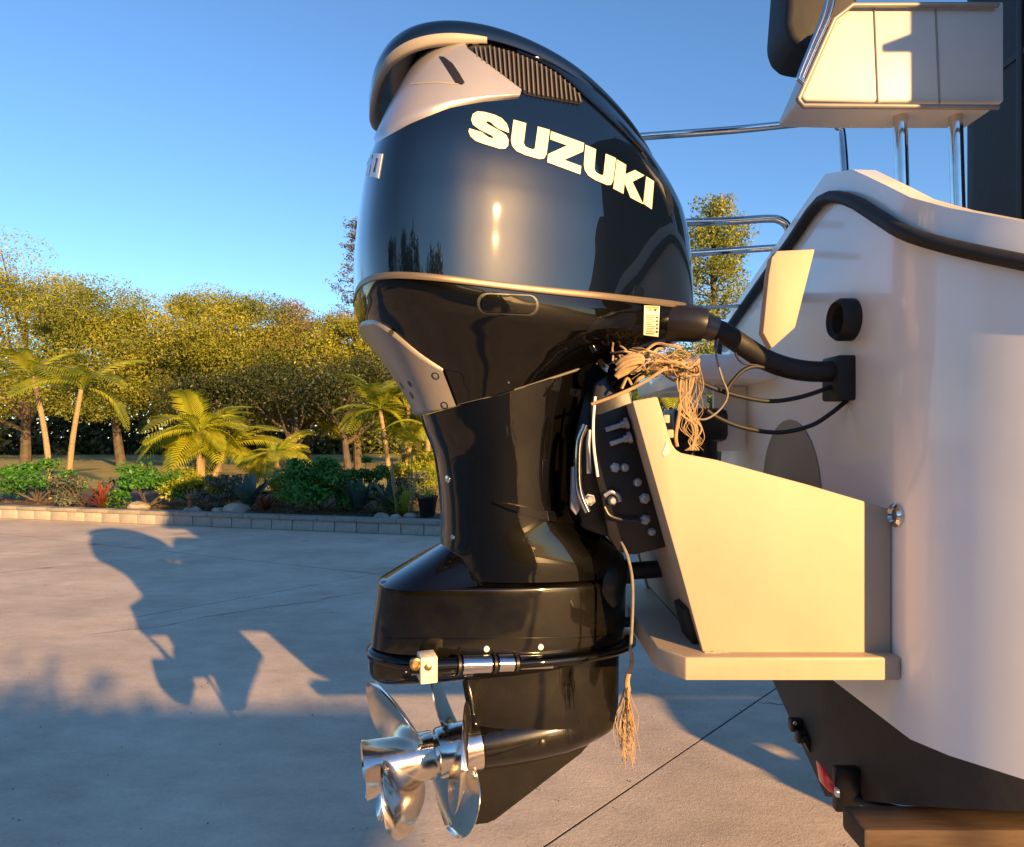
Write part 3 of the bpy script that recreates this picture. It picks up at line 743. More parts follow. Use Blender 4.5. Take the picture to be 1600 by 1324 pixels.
# side louvre
topc = [(731, 76), (742, 71), (765, 73), (800, 82), (835, 96), (865, 113), (890, 133), (905, 149), (911, 161)]
botc = [(905, 164), (885, 161), (865, 157), (840, 153), (822, 149), (800, 135), (775, 116), (750, 99), (735, 86)]
bv_both = bvh_of(cowl, cap)
grille = patch('side_grille', topc+botc, bv_both, .0015, M['blackplastic'], motor, 7)
def yint(ch, x):
    c = sorted(ch)
    for (a, ya), (d, yd) in zip(c, c[1:]):
        if a <= x <= d: return ya+(yd-ya)*(x-a)/(d-a)
    return None
for k in range(23):
    x = 741+k*7.25; a = yint(topc, x+1); c = yint(botc, x+4)
    if a is None or c is None: continue
    a += 4+3*(k < 3); c -= 1
    if c-a < 6: continue
    patch('slat', [(x, a), (x+2.1, a), (x+5.2, c), (x+3.0, c)], bv_both, .007, M['slat'], grille, 14, .007)
tr = [(728, 76), (734, 69), (745, 67.5), (768, 69.5), (802, 79), (838, 93), (868, 110), (893, 130), (912, 149), (940, 174), (975, 207), (1003, 236)]
patch('cap_edge_trim', tr+[(x-1.2, y+3) for x, y in reversed(tr)], bv_both, .004, M['gloss'], motor, 8)
# lettering
quads = {'S': ((737, 171), (796, 186), (793, 237), (731, 218)), 'U': ((802, 188), (858.5, 204), (852, 252), (796, 236)), 'Z': ((860.5, 206), (912, 224.5), (906, 273), (854.5, 254)),
         'U2': ((914, 227), (961.5, 248), (956, 293), (910.5, 274)), 'K': ((963, 250), (1006, 275), (1004, 319.5), (957.5, 295)), 'I': ((1009, 276.5), (1021, 284), (1017.5, 327.5), (1004.5, 318.5))}
glyph = {'S': [(1, .56), (.99, .67), (.93, .82), (.80, .94), (.62, .99), (.34, 1.0), (.15, .96), (.04, .84), (.02, .64), (.08, .50), (.25, .41), (.56, .335), (.62, .30), (.62, .265), (.57, .245), (.49, .25), (.41, .29), (.33, .345), (0, .35),
               (-.01, .25), (.05, .11), (.18, .02), (.36, 0), (.80, 0), (.93, .05), (1, .17), (1, .35), (.94, .465), (.80, .535), (.46, .64), (.40, .68), (.41, .73), (.47, .745), (.54, .72), (.60, .665), (.72, .60)],
         'U': [(0, 1), (.35, 1), (.35, .36), (.40, .27), (.50, .24), (.62, .24), (.67, .29), (.67, 1), (1, 1), (1, .22), (.95, .06), (.83, 0), (.42, 0), (.18, .05), (.05, .17), (0, .34)],
         'Z': [(0, 1), (1, 1), (1, .73), (.48, .26), (1, .26), (1, 0), (0, 0), (0, .26), (.52, .74), (0, .74)],
         'K': [(0, 1), (.34, 1), (.34, .67), (.66, 1), (1, 1), (.60, .56), (1, 0), (.58, 0), (.36, .36), (.34, .34), (.34, 0), (0, 0)], 'I': [(0, 1), (1, 1), (1, 0), (0, 0)]}
def qmap(q, u, v):
    (ax, ay), (bx_, by), (cx, cy), (dx, dy) = q
    return ((ax*(1-u)+bx_*u)*v+(dx*(1-u)+cx*u)*(1-v), (ay*(1-u)+by*u)*v+(dy*(1-u)+cy*u)*(1-v))
for key, q in quads.items(): patch('letter', [qmap(q, u, v) for u, v in glyph[key[0]]], bv_both, .0016, M['decal'], motor, 6, .0012)
q0 = ((585, 240), (598.5, 241), (592, 279), (578, 276)); inn = ((588.5, 248), (592.5, 248), (588, 270), (583.5, 270))
dig = patch('numeral', [[q0[0], q0[1], inn[1], inn[0]], [q0[1], q0[2], inn[2], inn[1]], [q0[2], q0[3], inn[3], inn[2]], [q0[3], q0[0], inn[0], inn[3]]], bv_both, .0016, M['decalwhite'], motor, 5, .0012)
patch('numeral', [[(575, 243), (583, 242), (581.5, 248), (574, 249)], [(573.5, 249), (577, 249), (574, 259), (571, 259)], [(571, 259), (580, 258), (577, 274), (567, 274), (568.5, 268.5), (573, 268.5), (575, 263.5), (570, 264)]], bv_both, .0016, M['decalwhite'], motor, 5, .0012)
# trim band
BR = [[yw(p) for p in l] for l in [ploop(-.358-.004+e, 1.672+dz, .386+.004-e, 1.622+dz, .250+.004-e, -.018) for e, dz in ((.012, .0065), (.001, .006), (0, .004), (0, -.005), (.001, -.007), (.012, -.0075))]]
b = B(); b.quadloft(BR, False, False); b.obj('trim_band', M['band'], motor)
# lower cover
low_tab = [(-0.360, 1.668, 0.386, 1.614, .249, -.018), (-0.355, 1.640, 0.388, 1.588, .247, -.014), (-0.342, 1.60, 0.360, 1.560, .238, -.008), (-.304, 1.55, .305, 1.535, .216, 0),
           (-.266, 1.495, .240, 1.520, .188, 0), (-.233, 1.44, .203, 1.512, .166, 0), (-.212, 1.395, .186, 1.510, .150, 0)]
LR = rows(low_tab, 90, ploop, .75, nr=2.8, nf=2.6)
b = B(); b.quadloft(LR); lower = b.obj('lower_cover', M['gloss'], motor)
bv_low = bvh_of(lower)
patch('latch_rim', rrect(741, 455, 843, 492, 17, shear=.045), bv_low, .0015, M['gloss'], motor, 9)
lat = patch('latch', rrect(745, 457.5, 841, 489.5, 15, shear=.045), bv_low, .0025, M['satin'], motor, 9)
patch('latch_plate', rrect(751, 460, 836, 486, 12, shear=.045), bv_low, .007, M['gloss'], lat, 9, .005)
plate = [(566, 504), (572, 499), (582, 498), (593, 501), (606, 510), (620, 521), (635, 534), (650, 547), (668, 560), (682, 569), (694, 577), (702, 586), (708, 603), (713, 622), (715, 634), (710, 643), (700, 649), (688, 652), (672, 654), (660, 655), (652, 647), (640, 627), (625, 604), (608, 578), (592, 554), (577, 527)]
plate_ = [(380, 505), (566, 501)]+plate[1:20]+[(380, 655)]
TOPE = [(380, 506), (560, 504)]+plate[1:14]+[(715.5, 640)]; BOTE = [(380, 657), (655, 656), (672, 654.5), (688, 652), (700, 649), (710, 643), (715.5, 640)]
V = []; Fc = []; cols = []
def colrange(k):
    kk = (k if k >= 80 else 160-k) % 160; g0 = g1 = None; pr = [pxy(r[kk]) for r in LR]
    for i in range(len(pr)-1):
        (x0, y0), (x1, y1) = pr[i], pr[i+1]
        for edge, slot_ in ((TOPE, 0), (BOTE, 1)):
            a0, a1 = along(edge, x0), along(edge, x1)
            if a0 is None or a1 is None: continue
            d0, d1 = y0-a0, y1-a1
            if d0 < 0 <= d1:
                t = i+d0/(d0-d1)
                if slot_ == 0 and g0 is None: g0 = t
                if slot_ == 1 and g1 is None: g1 = t
    if g0 is None: return None
    return (g0, len(LR)-1.001 if g1 is None else min(g1, len(LR)-1.001))
NP = 26
for k in range(30, 131):
    q = colrange(k)
    if q is None or q[1]-q[0] < .5: cols.append(None); continue
    base = len(V); cols.append(base)
    for j in range(NP+1):
        t = q[0]+(q[1]-q[0])*j/NP; i = int(t); p = LR[i][k].lerp(LR[i+1][k], t-i)
        ta = LR[i][(k+1) % 160]-LR[i][(k-1) % 160]; n = ta.cross(LR[min(i+2, 90)][k]-LR[max(i-1, 0)][k]).normalized()
        if n.dot(p-Vector((PX, Y0, p.z))) < 0: n = -n
        V.append(p+n*(.007 if 0 < j < NP else -.003))
for c0, c1 in zip(cols, cols[1:]):
    if c0 is None or c1 is None: continue
    for j in range(NP): Fc.append((c0+j, c0+j+1, c1+j+1, c1+j))
sp = raw('rear_side_plate', V, Fc, M['greyplate'], motor, True)
bv_sp = bvh_of(sp)
for px, py in ((680, 588), (694, 634)):
    l, n, i, d = hit(bv_sp, px, py)
    if l is None: continue
    if n.y > 0: n = -n
    b = B(); b.rev(l-n*.001, n, [(0, .0085), (.0012, .0085), (.0012, .006), (.0004, .005)], 16); sc = b.obj('screw_hole', M['satin'], sp)
    b = B(); b.rev(l-n*.001, n, [(0, .0048), (.0022, .0048), (.0028, .0035)], 12); b.obj('screw', M['steel'], sc)
for px, py, r in ((640, 600, .008), (628, 603, .010), (643, 618, .010), (611, 520, .006)):
    l, n, i, d = hit(bv_sp, px, py)
    if l: 
        if n.y > 0: n = -n
        b = B(); b.rev(l-n*.001, n, [(0, r), (.0015, r*.9)], 12); b.obj('scuff', M['satin'], sp)
# warning label
lb = patch('warning_label', [(1006, 478), (1030, 479), (1028, 526), (1005, 523)], bv_low, .0015, M['label'], motor, 7, .001)
for poly, m in [([(1008, 479.5), (1028.5, 480.5), (1028.4, 483), (1008, 482)], 'orange'), ([(1012, 483), (1018, 483.3), (1015, 488)], 'orange'), ([(1020, 483.3), (1026, 483.6), (1023, 488)], 'darkprint')]: patch('warning_mark', poly, bv_low, .0022, M[m], lb, 7, .0005)
for k in range(11):
    y = 493+k*2.7; patch('print_line', [(1008.5, y), (1023-(k % 3)*2, y+.6), (1023-(k % 3)*2, y+1.5), (1008.5, y+.9)], bv_low, .0022, M['darkprint'], lb, 9, .0005)
for k in range(5):
    y = 495+k*5.4; patch('print_block', [(1024.2, y), (1027, y+.2), (1026.8, y+3.2), (1024, y+3)], bv_low, .0022, M['darkprint'], lb, 9, .0005)
# leg
leg_tab = [(-.209, 1.394, .183, 1.508, .148, 0), (-.196, 1.357, .158, 1.42, .140, 0), (-.177, 1.306, .138, 1.335, .132, 0), (-.165, 1.225, .129, 1.240, .127, 0),
           (-.160, 1.15, .134, 1.173, .125, 0), (-.161, 1.10, .195, 1.128, .128, 0), (-.160, 1.063, .241, 1.085, .131, 0), (-.158, 1.035, .247, 1.045, .131, 0)]
b = B(); b.quadloft(rows(leg_tab, 60, nr=2.4, nf=2.6, xm=.45)); leg = b.obj('leg_cover', M['gloss'], motor)
bv_leg = bvh_of(leg)
bv_ll = bvh_of(lower, leg)
patch('cover_seam', [(716, 632), (780, 616), (850, 594), (905, 576), (935, 568), (936, 569.6), (906, 577.6), (850, 595.6), (780, 617.6), (716, 633.6)], bv_ll, .002, M['greyplate'], motor, 9, .003)
patch('splash_ridge', [(771, 784), (800, 788), (840, 796), (880, 801), (902, 803), (925, 815), (900, 822), (870, 818), (830, 807), (795, 795)], bv_leg, .012, M['gloss'], motor, 6, .014)
for px, py, r in ((700, 749, .009), (708, 840, .006), (794, 597, .003)):
    l, n, i, d = hit(bv_ll, px, py)
    if l:
        if n.y > 0: n = -n
        b = B(); b.rev(l-n*.002, n, [(0, r), (.004, r*.95), (.006, r*.6)], 14); b.obj('cover_screw', M['chrome'], motor)
# lower unit: ramp, block, plate, strut, torpedo, skeg
ramp_tab = [(-.304, 1.012, -.03, 1.036, .120, 0), (-.285, 1.024, -.045, 1.046, .112, 0), (-.225, 1.060, -.075, 1.075, .09, 0), (-.175, 1.090, -.095, 1.095, .06, 0), (-.160, 1.099, -.105, 1.098, .045, 0)]
b = B(); b.quadloft(rows(ramp_tab, 16, nr=2.4, nf=2.6, N=72)); b.obj('splash_ramp', M['gloss'], motor, sharp=60)
blk_tab = [(-.296, 1.020, .240, 1.040, .116, 0), (-.304, 1.016, .246, 1.036, .124, 0), (-.308, 1.008, .248, 1.028, .127, 0), (-.312, .975, .248, 1.0, .128, 0), (-.318, .93, .247, .955, .129, 0), (-.322, .885, .247, .912, .129, 0), (-.324, .866, .247, .898, .128, 0)]
b = B(); b.quadloft(rows(blk_tab, 30, nr=2.0, nf=2.5, xm=.62)); block = b.obj('gear_housing_upper', M['glossworn'], motor)
bv_blk = bvh_of(block)
for ya, yb, yc in ((917.5, 919.2, 915), (997, 998.6, 992)):
    patch('moulded_line', [(600, ya), (700, ya+.3), (800, ya+.3), (900, ya-.5), (958, yc), (958, yc+1.5), (900, yb-.5), (800, yb+.3), (700, yb+.3), (600, yb)], bv_blk, .0015, M['gloss'], motor, 12, .002)
pl_tab = [(-.325, .862, .26, .905, .140, 0), (-.333, .857, .268, .902, .149, 0), (-.336, .850, .27, .895, .152, 0), (-.335, .842, .268, .887, .150, 0), (-.330, .838, .26, .884, .142, 0)]
b = B(); b.quadloft(rows(pl_tab, 14, nr=2.1, nf=2.4, xm=.6)); cplate = b.obj('cavitation_plate', M['gloss'], motor)
un_tab = [(-.328, .846, .235, .888, .105, 0), (-.330, .825, .215, .872, .095, 0), (-.326, .80, .19, .850, .075, 0), (-.312, .786, .165, .834, .055, 0), (-.30, .782, .15, .830, .035, 0)]
b = B(); b.quadloft(rows(un_tab, 16, nr=2.4, nf=2.2, xm=.6, N=96)); pkeel = b.obj('plate_keel', M['gloss'], motor)
def rodpt(px): return atm(px, 1037-(px-780)*.035, .134)
b = B(); b.tube([rodpt(642), rodpt(910)], [.016, .009], 14); rod = b.obj('water_inlet_pipe', M['gloss'], motor)
for px, r in ((716, .020), (772, .019), (806, .018), (866, .014)):
    b = B(); b.cyl(rodpt(px-2), rodpt(px+2), r, n=16); b.obj('collar', M['satin'], rod)
for p0, p1, r in ((722, 766, .0185), (778, 801, .0175), (812, 862, .0145)):
    b = B(); b.cyl(rodpt(p0), rodpt(p1), r, n=18); b.obj('sleeve', M['chrome'], rod)
b = B(); b.box(atm(667.5, 1042, .138), (.034, .046, .052), MQ, bev=.003); an = b.obj('zinc_anode', M['anode'], motor)
b = B(); b.rev(atm(669, 1042, .161), NN, [(0, .007), (.004, .007), (.005, .005)], 12); b.obj('anode_bolt', M['brass'], an)
b = B(); b.rev(atm(649, 1036, .146), NN, [(0, .012), (.01, .012), (.012, .008), (.006, .006)], 16); b.obj('brass_fitting', M['brass'], motor)
bv_pl = bvh_of(cplate, pkeel, block)
for px, py in ((760, 1014), (844.5, 1011)):
    l, n, i, d = hit(bv_pl, px, py)
    if l is None: continue
    b = B(); b.rev(l-NN*.001, NN, [(0, .0065), (.004, .006), (.006, .003)], 12); b.obj('plate_screw', M['decalwhite'], motor)
st_tab = [(-.125, .88, .244, .905, .052, 0), (-.117, .80, .243, .83, .054, 0), (-.107, .74, .242, .765, .056, 0), (-.096, .69, .240, .725, .057, 0), (-.084, .65, .236, .695, .056, 0), (-.075, .62, .215, .672, .045, 0), (-.065, .605, .18, .655, .022, 0)]
b = B(); b.quadloft(rows(st_tab, 40, nr=1.9, nf=2.3, xm=.6)); b.obj('gearcase_strut', M['glossworn'], motor)
A0 = atm(750, 1162); AX = (FF*math.cos(R(4.5))+Vector((0, 0, math.sin(R(4.5))))).normalized()
b = B(); b.rev(A0, AX, [(-.004, .050), (.0, .054), (.05, .058), (.12, .061), (.19, .060), (.24, .054), (.285, .044), (.312, .030), (.326, .014), (.329, .003)], 48); b.obj('gearcase_torpedo', M['glossworn'], motor)
b = B(); b.rev(atm(847, 1160, .058), NN, [(0, .008), (.005, .008), (.007, .004)], 14); b.obj('drain_plug', M['satin'], motor)
skeg = [atm(px, py) for px, py in ((938, 1140), (905, 1174), (880, 1193), (825, 1236), (772, 1279), (760, 1282), (718, 1289), (722, 1275), (735, 1235), (748, 1196), (755, 1182))]
b = B(); b.quadloft([[p+NN*.003 for p in skeg], [p+(p0-p)*0+NN*.011 for p, p0 in zip(skeg, skeg)], [p-NN*.011 for p in skeg]][1:])
bmesh.ops.bevel(b.bm, geom=list(b.bm.edges), offset=.005, segments=3, profile=.5, affect='EDGES', clamp_overlap=True); b.obj('skeg', M['glossworn'], motor)

# counter-rotating propellers
def blade_pts(s0, phi, hand, r0, r1, pitch, amax, rake, nr=16, na=18, th=.006):
    up = Vector((0, 0, 1)); e1 = (up-AX*up.dot(AX)).normalized(); e2 = AX.cross(e1); aft = -AX
    top = []; bot = []
    for i in range(nr+1):
        t = i/nr; r = r0+(r1-r0)*t; wth = amax*(math.sin(math.pi*(.20+.80*t))**.62 if t < 1 else .02)*(1-.18*t)
        ra = []; rb = []
        for j in range(na+1):
            q = -1+2*j/na; a = wth*q+.15*t*hand; ang = phi+a
            s = s0+hand*pitch*a/(2*math.pi)+rake*t*t+.012*t*q*q*1.0
            p = A0+aft*s+(e1*math.cos(ang)+e2*math.sin(ang))*r; thk = th*(1-q*q*.9)*(1-.75*t)+.0006
            ra.append(p+aft*thk); rb.append(p-aft*thk)
        top.append(ra); bot.append(rb)
    return top, bot
def blade(hub, s0, phi, hand, r0, r1, pitch, amax, rake):
    top, bot = blade_pts(s0, R(phi), hand, r0, r1, pitch, amax, rake); b = B(); n = len(top[0])
    rings = [t+list(reversed(q)) for t, q in zip(top, bot)]
    b.quadloft(rings, True, True); b.obj('blade', M['prop'], hub, sharp=50)
b = B(); b.rev(A0, -AX, [(.002, .046), (.004, .0545), (.05, .0545), (.094, .052), (.098, .049), (.098, .03)], 48); hub1 = b.obj('front_propeller', M['prop'], motor)
b = B(); b.rev(A0, -AX, [(.096, .04), (.106, .04), (.106, .048), (.11, .0495), (.17, .0500), (.22, .054), (.256, .061), (.2565, .0585), (.22, .050), (.15, .045)], 48, caps=False); hub2 = b.obj('rear_propeller', M['prop'], motor)
b = B(); b.rev(A0, -AX, [(.14, .0455), (.240, .0535), (.2401, .02)], 40); b.obj('hub_dark_insert', M['blackplastic'], hub2)  # black insert stands in for the shade inside the open hub
for phi in (66, 186, 306): blade(hub1, .050, phi, 1, .045, .205, .24, .98, .016)
for phi in (352, 112, 232): blade(hub2, .165, phi, -1, .042, .172, .27, .95, .045)

# clamp and swivel bracket between motor and boat bracket
def ploy(pts, Y): return [(at(a, c, Y).x, at(a, c, Y).z) for a, c in pts]
Yc = 1.34
b = B(); b.extr(ploy([(930, 598), (952, 585), (985, 612), (1003, 690), (1030, 780), (1048, 850), (1040, 856), (990, 868), (965, 862), (950, 838), (942, 790), (930, 745), (925, 690), (922, 640)], Yc), Yc, Yc+.03, bev=.006); clamp = b.obj('clamp_bracket', M['satin'], motor)
b = B(); b.extr(ploy([(930, 598), (952, 585), (985, 612), (1003, 690), (1030, 780), (1048, 850), (990, 868), (960, 850), (942, 790), (930, 745), (922, 640)], Yc), 1.62, 1.65, bev=.006); b.obj('clamp_bracket', M['satin'], motor)
b = B(); b.extr(ploy([(885, 590), (940, 560), (975, 590), (985, 640), (965, 700), (958, 800), (945, 835), (900, 820), (888, 740), (886, 660)], 1.5), 1.43, 1.57, bev=.012); b.obj('swivel_bracket', M['satin'], motor)
b = B(); b.cyl(at(925, 590, 1.37), at(925, 590, 1.63), .03, n=24); b.obj('tilt_tube', M['gloss'], motor)
b = B(); b.cyl(at(975, 585, 1.5), at(975, 585, 1.32), .034, n=24); b.obj('pivot_boss', M['gloss'], motor)
for px, py, r in ((961, 731, .0085), (976, 731, .007), (996, 754, .007), (957, 782, .0085), (1007, 779, .0095), (1008, 812, .0088), (1018, 831, .0065), (921, 781, .010)):
    b = B(); b.rev(at(px, py, Yc), (0, -1, 0), [(0, r*1.25), (.003, r*1.25), (.003, r), (.011, r), (.013, r*.7)], 6 if r > .008 else 14); b.obj('bolt', M['steel'], clamp, sharp=25)
for (xa, ya, xb, yb) in ((946, 672, 979, 662), (953, 694, 984, 684)):
    b = B(); b.cyl(at(xa, ya, Yc-.012), at(xb-8, yb+2.4, Yc-.012), .0055, n=12); b.cyl(at(xb-9, yb+2.7, Yc-.012), at(xb-3, yb+.9, Yc-.012), .0085, n=12); b.cyl(at(xb-3, yb+.9, Yc-.012), at(xb+2, yb-.6, Yc-.012), .013, .013, n=6); b.obj('bolt', M['steel'], clamp, sharp=25)
b = B(); b.tube(curve([at(914, 664, Yc-.02), at(905, 690, Yc-.02), at(903, 735, Yc-.02), at(906, 770, Yc-.02), at(918, 800, Yc-.02)]), .0075, 12); b.obj('tilt_rod', M['chrome'], motor)
b = B(); b.tube(curve([at(921, 672, Yc-.01), at(919, 700, Yc-.01), at(920, 740, Yc-.01)]), .005, 10); b.obj('hydraulic_pipe', M['steel'], motor)
b = B(); b.extr(ploy([(893, 730), (904, 727), (906, 795), (900, 806), (891, 795)], Yc), Yc-.005, Yc+.02, bev=.003); b.obj('trim_pad', M['steel'], motor)
b = B(); b.tube(curve([at(930, 620, Yc-.03), at(927, 660, Yc-.03), at(928, 700, Yc-.03), at(934, 745, Yc-.03)]), .0028, 8); b.obj('earth_wire', M['decalwhite'], motor)
b = B(); b.tube(curve([at(944, 792, Yc-.012), at(953, 806, Yc-.012), at(975, 813, Yc-.012), at(1002, 814, Yc-.012)]), .0035, 8); b.obj('sensor_wire', M['satin'], motor)
b = B(); b.tube(curve([at(944, 775, Yc-.012), at(955, 769, Yc-.012), at(966, 775, Yc-.012), at(969, 784, Yc-.012)]), .0045, 8); b.obj('shackle', M['steel'], motor)
b = B(); b.extr(ploy([(972, 842), (1012, 838), (985, 850)], 1.4), 1.38, 1.42, bev=.002); b.obj('gusset', M['galv'], motor)
b = B(); b.cyl(at(950, 895, 1.5), at(1075, 886, 1.5), .020, n=18); b.cyl(at(950, 895, 1.5), at(985, 893, 1.5), .028, n=18); b.obj('trim_cylinder', M['satin'], motor)
b = B(); b.cyl(at(955, 973, 1.55), at(1050, 969, 1.55), .0125, n=14); b.obj('lower_stay', M['satin'], motor)
b = B(); b.rev(at(955, 905, 1.5), (1, 0, -.1), [(-.03, .075), (.0, .075), (.02, .06), (.03, .03)], 24); b.obj('lower_mount', M['satin'], motor)
b = B(); b.tube(curve([at(938, 565, 1.36), at(950, 578, 1.34), at(965, 580, 1.34), at(985, 572, 1.36)]), .008, 10); b.obj('steering_link', M['chrome'], motor)
b = B(); b.extr(ploy([(945, 566), (965, 556), (985, 566), (1000, 590), (975, 600), (950, 592)], 1.42), 1.40, 1.46, bev=.008); b.obj('steering_arm', M['gloss'], motor)
# rigging outlet
oc = [at(1012, 508, 1.47), at(1045, 505, 1.44), at(1090, 507, 1.42), at(1098, 508, 1.42), at(1102, 509, 1.42)]
b = B(); b.tube(oc, [.036, .040, .039, .036, .028], 28); b.obj('rigging_outlet', M['blackplastic'], motor)
b = B(); b.tube([at(1100, 509, 1.42), at(1118, 515, 1.42)], [.0275, .0275], 28); b.obj('outlet_clamp', M['band'], motor)

# ------------------------------------------------------------------ boat bracket
brk = thing('motor_bracket', 'cream painted plate bracket carrying the outboard motor at the stern of the boat', 'bracket', (.5, 1.5, .8))
Yn = 1.235
near = [(988, 627), (1025, 620), (1028, 622), (1036, 648), (1044, 676), (1050, 694), (1056, 703), (1064, 708), (1078, 711), (1120, 719), (1200, 741), (1260, 757), (1392, 796), (1392, 1040), (1315, 1034), (1200, 1026), (1098, 1019), (1060, 880), (1018, 733)]
pts2 = [at(a, c, Yn) for a, c in near]
b = B(); b.extr([(p.x, p.z) for p in pts2], Yn, Yn+.014, bev=.005, seg=3); b.obj('side_plate', M['cream'], brk)
b = B(); b.extr([(p.x, p.z) for p in pts2], 1.75, 1.764, bev=.003); b.obj('side_plate', M['cream'], brk)
a = at(988, 627, Yn); c = at(1098, 1019, Yn); d = Vector((c.x-a.x, 0, c.z-a.z)); n = Vector((-d.z, 0, d.x)).normalized()
ang = math.atan2(d.x, -d.z)
b = B(); mid = (a+c)/2; rot = Matrix.Rotation(-ang, 3, 'Y').to_quaternion()
b.box((mid.x+.012, 1.5, mid.z+.004), (.014, .49, d.length*.985), rot, bev=.003); b.obj('mounting_plate', M['cream'], brk)
zb = at(1098, 1020, Yn).z
b = B(); bm2 = bmesh.new(); x0 = at(1030, 1035, Yn).x; zt = zb+.001; z0 = zt-.043
outl = [(x0, 1.262), (x0+.042, 1.205), (.718, 1.205), (.718, 1.795), (x0+.042, 1.795), (x0, 1.74)]
b.quadloft([[(p[0], p[1], z0) for p in outl], [(p[0], p[1], zt) for p in outl]]); bmesh.ops.bevel(b.bm, geom=list(b.bm.edges), offset=.004, segments=2, profile=.5, affect='EDGES'); b.obj('base_plate', M['cream'], brk, sharp=20)
xa = at(1026, 950, 1.62).x
b = B(); b.box((xa+.014, 1.56, (at(1026, 950, 1.56).z+zt)/2), (.012, .36, at(1026, 950, 1.56).z-zt), bev=.002); b.obj('aft_plate', M['cream'], brk)
b = B(); b.extr([(p.x, p.z) for p in (at(1063, 950, 1.30), at(1076, 945, 1.30), at(1098, 1004, 1.30), at(1078, 1004, 1.30))], 1.28, 1.36, bev=.004); b.obj('rubber_stop', M['rubber'], brk)
for px, py in ((1040, 655), (1046, 678)):
    b = B(); b.box(at(px, py, Yn+.03), (.012, .02, .016), bev=.002); b.obj('bolt_head', M['cream'], brk)
b = B(); l = at(1042, 703, Yn); b.extr([(q.x, q.z) for q in (at(1041, 690, Yn), at(1046, 698, Yn), at(1045, 708, Yn), at(1038, 714, Yn), at(1034, 708, Yn), at(1038, 700, Yn))], Yn-.0012, Yn+.001); b.obj('bare_metal_patch', M['steel'], brk)

b = B(); wp = [at(px, 1020.5+(px-1098)*.068, Yn-.003) for px in range(1100, 1392, 4)]
b.tube([p+Vector((0, rnd.uniform(-.001, .001), rnd.uniform(-.001, .001))) for p in wp], [.0042*rnd.uniform(.8, 1.25) for p in wp], 7); b.obj('weld_bead', M['cream'], brk)
# ------------------------------------------------------------------ boat
boat = thing('boat', 'white motor boat on a trailer with an arched stern black rub rail and steel handrails', 'boat', (3.5, 1.5, .52))
XT = .72
outline = [(6.6, 1.5)]
far_h = [(6.4, .25), (5.6, .8), (4.2, 1.18), (2.6, 1.25), (1.8, 1.2), (1.3, 1.08), (1.02, .98), (.86, .90), (.76, .82), (XT, .74), (XT, .6), (XT, .45), (XT, .3), (XT, .15), (XT, 0)]
near_h = [(XT, -.12), (XT, -.24), (XT, -.32), (.75, -.38), (.82, -.46), (.92, -.57), (1.05, -.70), (1.3, -.93), (1.7, -1.12), (2.5, -1.24), (4.2, -1.18), (5.6, -.8), (6.4, -.25)]
ol = [(x, 1.5+h) for x, h in far_h+near_h]
def zrub(y, x): 
    q = abs(y-1.46)*(1 if y > 1.46 else 2.2); stern = max(0, 1-(x-XT)/2.0)
    return (1.885-.30*q**1.05)*stern+1.72*(1-stern)
def zbot(x, y): return .52+.50*min(abs(y-1.5), .95)+max(0, x-3)*.09
def ring(fz, inset=0): return [(x+inset*(1 if x < 3 else -1)*.5, 1.5+(y-1.5)*(1-inset*.3), fz(x, y)) for x, y in ol]
def ls(f0, f1, t): return lambda x, y: f0(x, y)*(1-t)+f1(x, y)*t
zr_ = lambda x, y: zrub(y, x); zanti = lambda x, y: max(zbot(x, y)+.02, .80); zt_ = lambda x, y: zrub(y, x)+.075
keel = [(x, 1.5, .52+max(0, x-3)*.09) for x, y in ol]
b = B(); b.quadloft([keel, ring(zbot), ring(zanti)], False, False); b.obj('hull_bottom', M['antifoul'], boat, sharp=30)
b = B(); b.quadloft([ring(zanti), ring(ls(zanti, zr_, .5)), ring(zr_), ring(zt_), ring(zt_, .10), ring(lambda x, y: zrub(y, x)-.2, .12)], False, True); b.obj('hull', M['white'], boat, sharp=30)
rail_p = curve([Vector((x-.012 if x < 1 else x, y, zrub(y, x)+.012)) for x, y in ol], 3)
b = B(); b.tube(rail_p, .0135, 10); b.obj('rub_rail', M['rubber'], boat)
# far swim platform, and a tan panel for the arched shadow on the stern
b = B(); b.box((.615, 2.2, 1.535), (.22, .86, .07), bev=.012); b.obj('swim_platform', M['white'], boat)
b = B(); b.box((.665, 2.0, 1.40), (.10, .02, .2), bev=.004); b.obj('platform_bracket', M['white'], boat)
b = B(); b.box((.665, 2.4, 1.40), (.10, .02, .2), bev=.004); b.obj('platform_bracket', M['white'], boat)
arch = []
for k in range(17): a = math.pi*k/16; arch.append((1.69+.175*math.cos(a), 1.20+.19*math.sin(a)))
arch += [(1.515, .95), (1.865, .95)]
b = B(); b.quadloft([[(XT-.004, y, z) for y, z in arch], [(XT+.01, y, z) for y, z in arch]]); b.obj('stern_shade_panel', M['shade_tan'], boat, sharp=20)  # tan panel painted as a shadow on the stern
# upright cream board on the stern
bq = [at(p, q, 1.28) for p, q in ((1206, 402), (1214, 392), (1274, 389), (1243, 512), (1206, 545), (1192, 520), (1197, 470), (1201, 430))]
b = B(); b.extr([(p.x, p.z) for p in bq], 1.28, 1.305, bev=.003); b.obj('stern_board', M['cream'], boat)
b = B(); b.cyl((.548, 1.30, 1.622), (.716, 1.66, 1.70), .012); b.obj('board_arm', M['white'], boat)
# dark gear under the far platform
b = B(); b.box((.56, 2.05, 1.38), (.17, .24, .1), bev=.02); b.rev((.50, 2.0, 1.30), (0, 0, 1), [(-.12, .045), (.03, .05), (.05, .03)], 16); b.rev((.60, 2.02, 1.28), (0, 0, 1), [(-.12, .035), (.05, .04), (.07, .02)], 16); b.obj('fuel_filter', M['blackplastic'], boat)
